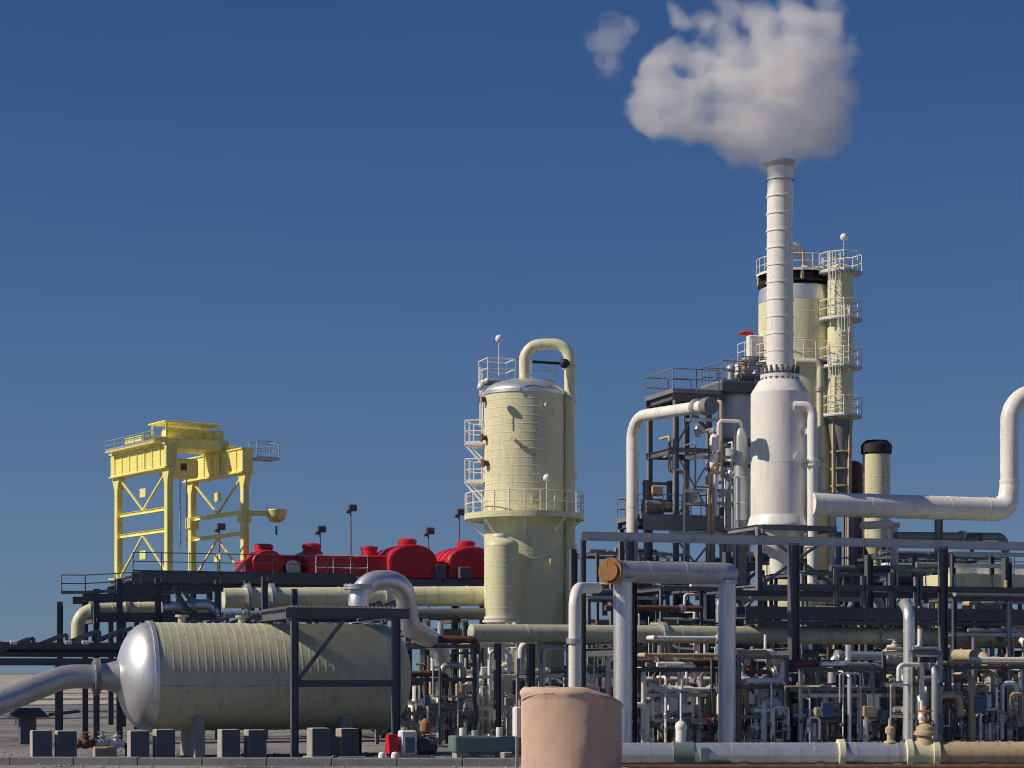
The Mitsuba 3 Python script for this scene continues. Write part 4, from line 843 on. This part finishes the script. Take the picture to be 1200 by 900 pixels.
for i in range(4):
    c = k0 + U * (1.05 + 2.1 * i) + V * 1.5
    part(t, 'panel', gbox(c, 2.04, 3.0, .74, .04), 'm_cream', False); part(t, 'fan_ring', lathe([(.8, -.3), (.85, 0), (.8, 0)], c + Z * .7, Z, 24), 'm_galv')
for z in (.75, 1.3): part(t, 'top_rail', beam(k0 + Z * z, k0 + Z * z + U * 8.4, .16, .2), 'm_white' if z < 1 else 'm_galv', False)
for i in range(5): part(t, 'leg', beam(withz(k0, 0) + U * 2.1 * i + V * .1, k0 + U * 2.1 * i + V * .1 + Z * 1.3, .2, .2, U), 'm_dark', False)
part(t, 'hood', mesh_hull([k0 + U * (1.4 + a) + V * b + Z * z for a, b, z in ((0, 0, -.75), (2.2, 0, -1.6), (0, 0, -1.6), (1.3, 0, -.75), (0, 1.5, -.75), (2.2, 1.5, -1.6), (0, 1.5, -1.6), (1.3, 1.5, -.75))]), 'm_galv', False)

# ================================================================ fence far behind the left side
t = thing('perimeter_fence', 'thin grey rail fence on the ground far behind the silver pipe at the left', 'fence')
rowX = row(0, 122); f0, f1 = ground(P(-30, 0, rowX(-30))), ground(P(330, 0, rowX(330))); d = norm(f1 - f0); L = np.linalg.norm(f1 - f0)
for u in np.arange(0, L, 2.4): part(t, 'post', cyl(f0 + d * u, f0 + d * u + Z * 1.9, .05, 8), 'm_galv')
for z in (.35, .75, 1.15, 1.5, 1.85): part(t, 'rail', cyl(f0 + Z * z, f1 + Z * z, .035, 8), 'm_galv' if z > .5 else 'm_tan')

# ================================================================ foreground
# terracotta clad tank
t = thing('terracotta_tank', 'round terracotta coloured tank in the foreground with a sloping folded rim', 'tank')
DB = 62.0; ce = ground(P(670, 0, DB)); br = W(59, DB); zt = zat(807, DB); n = 88; rows_ = 30
def rim(x, y):
    w = np.clip((x - .35) / (br - .35), 0, 1); return zt - .40 * w ** 1.2 + .015 * np.sin(7 * np.arctan2(y, x))
th = np.arange(n) * 2 * math.pi / n; vv = []
for k in range(rows_ + 1):
    u = k / rows_; z = .03 + (rim(br * np.cos(th), br * np.sin(th)) - .03) * u
    p_ = np.stack([br * np.cos(th), br * np.sin(th), z], -1) + ce
    dent = (meshkit.fbm(p_ * [1.3, 1.3, .9], 4, 5) - .5) * .10 + (.05 if k > rows_ - 3 else 0) * (1 - .4 * meshkit.noise(p_ * 2, 3)) - .07 * max(0, (k - rows_ + 1))
    p_[:, :2] += np.stack([np.cos(th), np.sin(th)], -1) * dent[:, None]; vv.append(p_)
for s_, dz in ((.94, .05), (.90, .02), (.88, -.12), (.5, -.16), (.001, -.14)):
    x, y = br * s_ * np.cos(th), br * s_ * np.sin(th); vv.append(np.stack([x, y, rim(x / s_ * min(1, s_ + .06), y) + dz], -1) + ce)
ff = []
for k in range(len(vv) - 1):
    for a in range(n):
        q4 = [k * n + a, k * n + (a + 1) % n, (k + 1) * n + (a + 1) % n, (k + 1) * n + a]; ff += [[q4[0], q4[1], q4[2]], [q4[0], q4[2], q4[3]]]
part(t, 'shell', mesh(np.vstack(vv), ff), 'm_terra', 50)
fo = []                                                            # cloth fold at the upper left of the rim
for i_, a_ in enumerate(np.linspace(math.radians(196), math.radians(248), 9)):
    d_ = np.array([math.cos(a_), math.sin(a_), 0]); zz = zt - .12 - .22 * (1 - i_ / 8) ** 2; fo.append(withz(ce + d_ * (br + .05), zz))
part(t, 'fold', tube(fo, .022, 0, 8), 'm_terra')
part(t, 'pad', disc(withz(ce, .02), Z, br + .25, .06, 40), 'm_concrete', False)
t = thing('white_cabinet', 'small white cabinet half hidden behind the left side of the terracotta tank', 'cabinet')
c = P(611, 846, 64.5); part(t, 'door', gbox(c, .5, .35, .95, .04), 'm_white', False); part(t, 'stand', join([gbox(withz(c, c[2] / 2 - .25) + U * s, .08, .08, c[2] - .5) for s in (-.15, .15)]), 'm_galv', False)
# silver pipeline
sr = .365; zs = zat(883.5, 66.6)
S = lambda px, z=zs: withz(P(px, 0, 66.5 + (px - 735) * .0012), z)
t = thing('silver_pipeline', 'low silver pipeline across the foreground at the lower right', 'pipeline')
dS = norm(S(1250) - S(700))
part(t, 'run', cyl(S(712), S(1079), sr, 32), 'm_silver', 40)
part(t, 'run', cyl(S(1079), S(1290), sr * 1.04, 32), 'm_tan', 40, label='tan weathered right end of the pipeline')
for px in (985, 1064, 1095): part(t, 'collar', lathe([(sr, -.1), (sr + .11, -.1), (sr + .11, .1), (sr, .1)], S(px), dS, 32), 'm_cream')
part(t, 'sleeve', cyl(S(1066), S(1093), sr * 1.09, 32), 'm_cream', 40)
sd = part(t, 'clamp', lathe([(sr, -.36), (sr + .05, -.34), (sr + .05, .34), (sr, .36)], S(800), dS, 32), 'm_teal'); part(sd, 'lug', obox(S(824) - np.array([0, sr + .05, 0]), np.array([dS, np.cross(Z, dS), Z]), (.14, .12, .22), .02), 'm_teal', False)
for px in (795, 870, 960, 1050, 1150, 1240): part(t, 'support', mesh_hull([withz(S(px), z) + dS * i * w + np.array([0, j, 0]) for i in (-1, 1) for j in (-.3, .3) for z, w in ((0, .2), (zs - sr + .06, .13))]), 'm_concrete', False)
for px in np.linspace(760, 1050, 7): part(t, 'band', lathe([(sr, -.03), (sr + .012, -.03), (sr + .012, .03), (sr, .03)], S(px), dS, 32), 'm_silver')
c = S(1084, zs + sr)
vt = part(t, 'valve_body', lathe([(.30, -.1), (.26, .12), (.2, .2), (.36, .24), (.36, .34), (.30, .36), (.27, .5), (.14, .6), (0, .62)], c, Z, 24), 'm_tan'); part(vt, 'yoke', join([cyl(c + Z * .6, c + Z * 1.05, .06), torus(c + Z * 1.02, Z, .22, .03), ball(c + Z * 1.1, .07)]), 'm_rust')
c = S(1043, zs + sr - .03)
vt = part(t, 'relief_valve', lathe([(.2, 0), (.2, .06), (.1, .1), (.1, .3), (.16, .33), (.16, .5), (.07, .56), (.05, .8), (0, .82)], c, Z, 18), 'm_tan')
part(t, 'vent_stub', join([cyl(S(798, zs + sr - .05), S(798, zs + sr + .5), .17), ball(S(798, zs + sr + .52), .2), cyl(S(798, zs + sr + .5), S(798, zs + sr + 1.6), .035)]), 'm_white')
# teal pipe stub left of the tank
t = thing('teal_beam', 'thick teal grey steel tube lying left of the terracotta tank', 'tube')
part(t, 'tube', obox((P(524, 872, 67) + P(640, 873, 68.5)) / 2, np.array([norm(P(640, 873, 68.5) - P(524, 872, 67)), np.cross(Z, norm(P(640, 873, 68.5) - P(524, 872, 67))), Z]), (1.65, .3, .28), .05), 'm_teal', False)
for px in (540, 590): c = P(px, 880, 67.5); part(t, 'sleeper', gbox(withz(c, c[2] / 2 - .03), .3, 1.0, c[2], .02), 'm_concrete', False)
for px, h_, m in ((542, .28, 'm_white'), (556, .2, 'm_galv'), (585, .3, 'm_white')): c = P(px, 863, 67.5); part(t, 'fitting', cyl(c - Z * .02, c + Z * h_, .11, 12), m)
# small equipment between tank and beam
t = thing('pump_set', 'small pump with red guard and white cabinet right of the tank end', 'pump')
c = ground(P(474, 0, 70)); part(t, 'skid', gbox(c + Z * .1, 1.9, 1.0, .2, .03), 'm_dark', False)
part(t, 'red_guard', mesh_hull([c + U * (a_ - .45) + V * b_ + Z * z for a_ in (-.16, .16) for b_, z in ((-.3, .3), (.3, .3), (-.2, .95), (.2, .95))]), 'm_red', False)
part(t, 'white_cabinet', gbox(c + U * .1 + Z * .66, .55, .5, .85, .05), 'm_white', False); part(t, 'teal_door', gbox(c + U * .1 + Z * .6 - V * .27, .36, .05, .55, .02), 'm_teal', False)
part(t, 'motor', cyl(c + U * .5 + Z * .55, c + U * 1.1 + Z * .55, .26), 'm_dark'); part(t, 'flame_arrester', lathe([(.1, 0), (.2, .1), (.2, .4), (.05, .55)], c + U * .75 + Z * .95, Z, 14), 'm_rust')
part(t, 'fin', join([disc(c + U * (.55 + .08 * i) + Z * .55, U, .3, .025, 18) for i in range(7)]), 'm_dark', kind='stuff')
for px in (448, 463): part(t, 'bollard', lathe([(.14, 0), (.14, .3), (.1, .38), (0, .4)], ground(P(px, 0, 68.8)), Z, 14), 'm_white')
# low kerb walls and ground pipes along the bottom of the view
t = thing('kerb_wall', 'low grey concrete kerb along the bottom left of the view', 'kerb')
a, b = ground(P(-60, 0, 68)), ground(P(620, 0, 66.6)); d = norm(b - a); L = np.linalg.norm(b - a)
for i in range(9): part(t, 'block', obox((a + d * (L * (i + .5) / 9)) + Z * .10, np.array([d, np.cross(Z, d), Z]), (L / 18 - .012, .22, .16 + .008 * (i % 3)), .025), 'm_gray', False)
pipe('ground_pipe', 'dark red brown pipe lying low beneath the silver pipeline', [P(735, 899.5, 65.3), P(1290, 899, 65.6)], .10, 'm_brown', supports=())
t = thing('valve_cluster', 'small cluster of brown and white valves on the ground below the tank nozzle', 'valve cluster')
c = ground(P(120, 0, 74)); part(t, 'pipe', tube([c - U * 1.0, c - U * 1.0 + Z * .5, c + U * .9 + Z * .5, c + U * .9], .09, .25, 12), 'm_brown')
for s, m in ((-.6, 'm_brown'), (0, 'm_galv'), (.5, 'm_white')): valve(t, c + U * s + Z * .5, U, .12, m, Z, 'm_rust' if s < 0 else 'm_dark')
part(t, 'drip_box', gbox(c + Z * .2 - V * .6, .8, .4, .4, .04), 'm_tan', False)
t = thing('hooded_valve', 'dark valve pit hood standing beyond the silver pipe at the far left', 'valve hood')
c = ground(P(32, 0, 88)); part(t, 'stem', gbox(c + Z * .6, .7, .7, 1.2, .05), 'm_dark', False)
part(t, 'hood', mesh_hull([c + U * a_ + V * b_ + Z * z for a_, b_, z in ((-.9, -.6, 1.15), (-.9, .6, 1.15), (.9, -.6, 1.15), (.9, .6, 1.15), (-.4, -.3, 1.55), (-.4, .3, 1.55), (.5, -.3, 1.55), (.5, .3, 1.55))]), 'm_dark', False)
part(t, 'arm', bar(c + U * .9 + Z * 1.25, c + U * 2.2 + Z * 1.4, .14), 'm_dark', False)
R_ = random.Random(5); st = []
for k in range(900):                                               # loose stones along the near edge of the ground
    p_ = P(R_.uniform(-20, 1220), 0, R_.uniform(65.3, 80)); r_ = R_.uniform(.02, .075); m_ = trimesh.creation.icosphere(0, r_); v_ = m_.vertices * [R_.uniform(.7, 1.4), R_.uniform(.7, 1.4), R_.uniform(.5, .9)]
    st.append(mesh(v_ + withz(p_, r_ * .3), m_.faces))
k = thing('loose_stones', 'loose stones scattered on the bare ground at the bottom', 'stones'); labels[k]['kind'] = 'stuff'
scene[k] = mikit.ply(join(st), 'm_concrete')

# ================================================================ steam
def steam(name, label, blobs, D, box, res, dens, seed, thr=0.36):
    """a puff of steam: a density grid of overlapping billows broken up by noise; blobs: (px, py, radius px, offset along depth m, strength)"""
    x0, y0, x1, y1, dep = box
    lo = np.array([(x0 - 600) / F * D, D - dep / 2, zat(y1, D)]); hi = np.array([(x1 - 600) / F * D, D + dep / 2, zat(y0, D)])
    g = [np.linspace(lo[i], hi[i], res[i]) for i in range(3)]
    zz, yy, xx = np.meshgrid(g[2], g[1], g[0], indexing='ij'); p = np.stack([xx, yy, zz], -1)
    warp = np.stack([meshkit.fbm(p * .55 + k * 31, 3, seed + k) - .5 for k in range(3)], -1) * 1.5
    bil = sum(.62 ** o * np.abs(2 * meshkit.noise((p + .5 * warp) * .62 * 2 ** o + 7 * o, seed + 20 + o) - 1) for o in range(5)) / 2.3     # cauliflower billows
    q = p + warp
    den = np.zeros(xx.shape)
    for bx, by, br_, off, st in blobs:
        c = P(bx, by, D) + [0, off, 0]; d = np.linalg.norm(q - c, axis=-1) / W(br_, D)
        den = np.maximum(den, st * np.clip(1.3 - d, 0, 1))
    v = np.clip((den - .08 - thr * 1.5 * bil) * 3.6, 0, 1) * np.clip(1.1 - 1.75 * bil, .08, 1)
    edge = np.minimum.reduce([np.minimum(np.arange(n), np.arange(n)[::-1]).reshape([-1 if i == k else 1 for i in range(3)]) * np.ones(xx.shape) for k, n in enumerate(xx.shape)])
    v = (v * np.clip(edge / 4, 0, 1)).astype(np.float32)
    k = thing(name, label, 'steam'); labels[k]['kind'] = 'stuff'
    tw = T().translate(lo.tolist()).scale((hi - lo).tolist())
    scene[k] = {'type': 'cube', 'to_world': T().translate(((lo + hi) / 2).tolist()).scale(((hi - lo) / 2).tolist()), 'bsdf': {'type': 'null'},
                'interior': {'type': 'heterogeneous', 'albedo': {'type': 'constvolume', 'value': 0.999}, 'scale': dens, 'phase': {'type': 'isotropic'},
                             'sigma_t': {'type': 'gridvolume', 'grid': mi.VolumeGrid(v[..., None].copy()), 'filter_type': 'trilinear', 'to_world': tw}}}
steam('steam_plume', 'white steam billowing from the mouth of the tall white stack',
      [(914, 188, 18, 0, 1.2), (820, 66, 26, .2, .85), (842, 50, 24, 0, .75), (905, 168, 34, 0, 1), (932, 162, 36, 0, 1), (880, 150, 46, 0, 1), (955, 140, 42, .3, 1), (915, 115, 62, 0, 1), (968, 105, 38, 0, 1), (850, 122, 46, -.3, 1), (805, 125, 40, .2, 1),
       (770, 128, 36, 0, 1), (775, 92, 31, 0, 1), (787, 66, 24, 0, .95), (870, 85, 46, .3, 1), (930, 70, 52, 0, 1), (977, 72, 30, 0, .95), (900, 48, 34, 0, .8), (962, 35, 32, 0, .66), (974, 6, 28, 0, .58), (882, 24, 30, 0, .58),
       (820, 24, 24, 0, .52), (790, 18, 20, 0, .5), (850, 10, 24, 0, .5), (1002, 120, 14, 0, .6), (1000, 55, 16, 0, .55), (925, 15, 26, 0, .5)],
      100.0, (715, -40, 1030, 212, 9.0), (190, 100, 150), 0.9, 3, .33)
steam('steam_wisp', 'small torn wisp of steam drifting left of the large white plume', [(712, 42, 34, 0, .62), (737, 30, 20, 0, .52), (690, 50, 20, 0, .55), (712, 78, 24, 0, .5)],
      107.5, (660, -10, 770, 115, 4.0), (90, 50, 100), 0.36, 5, .46)
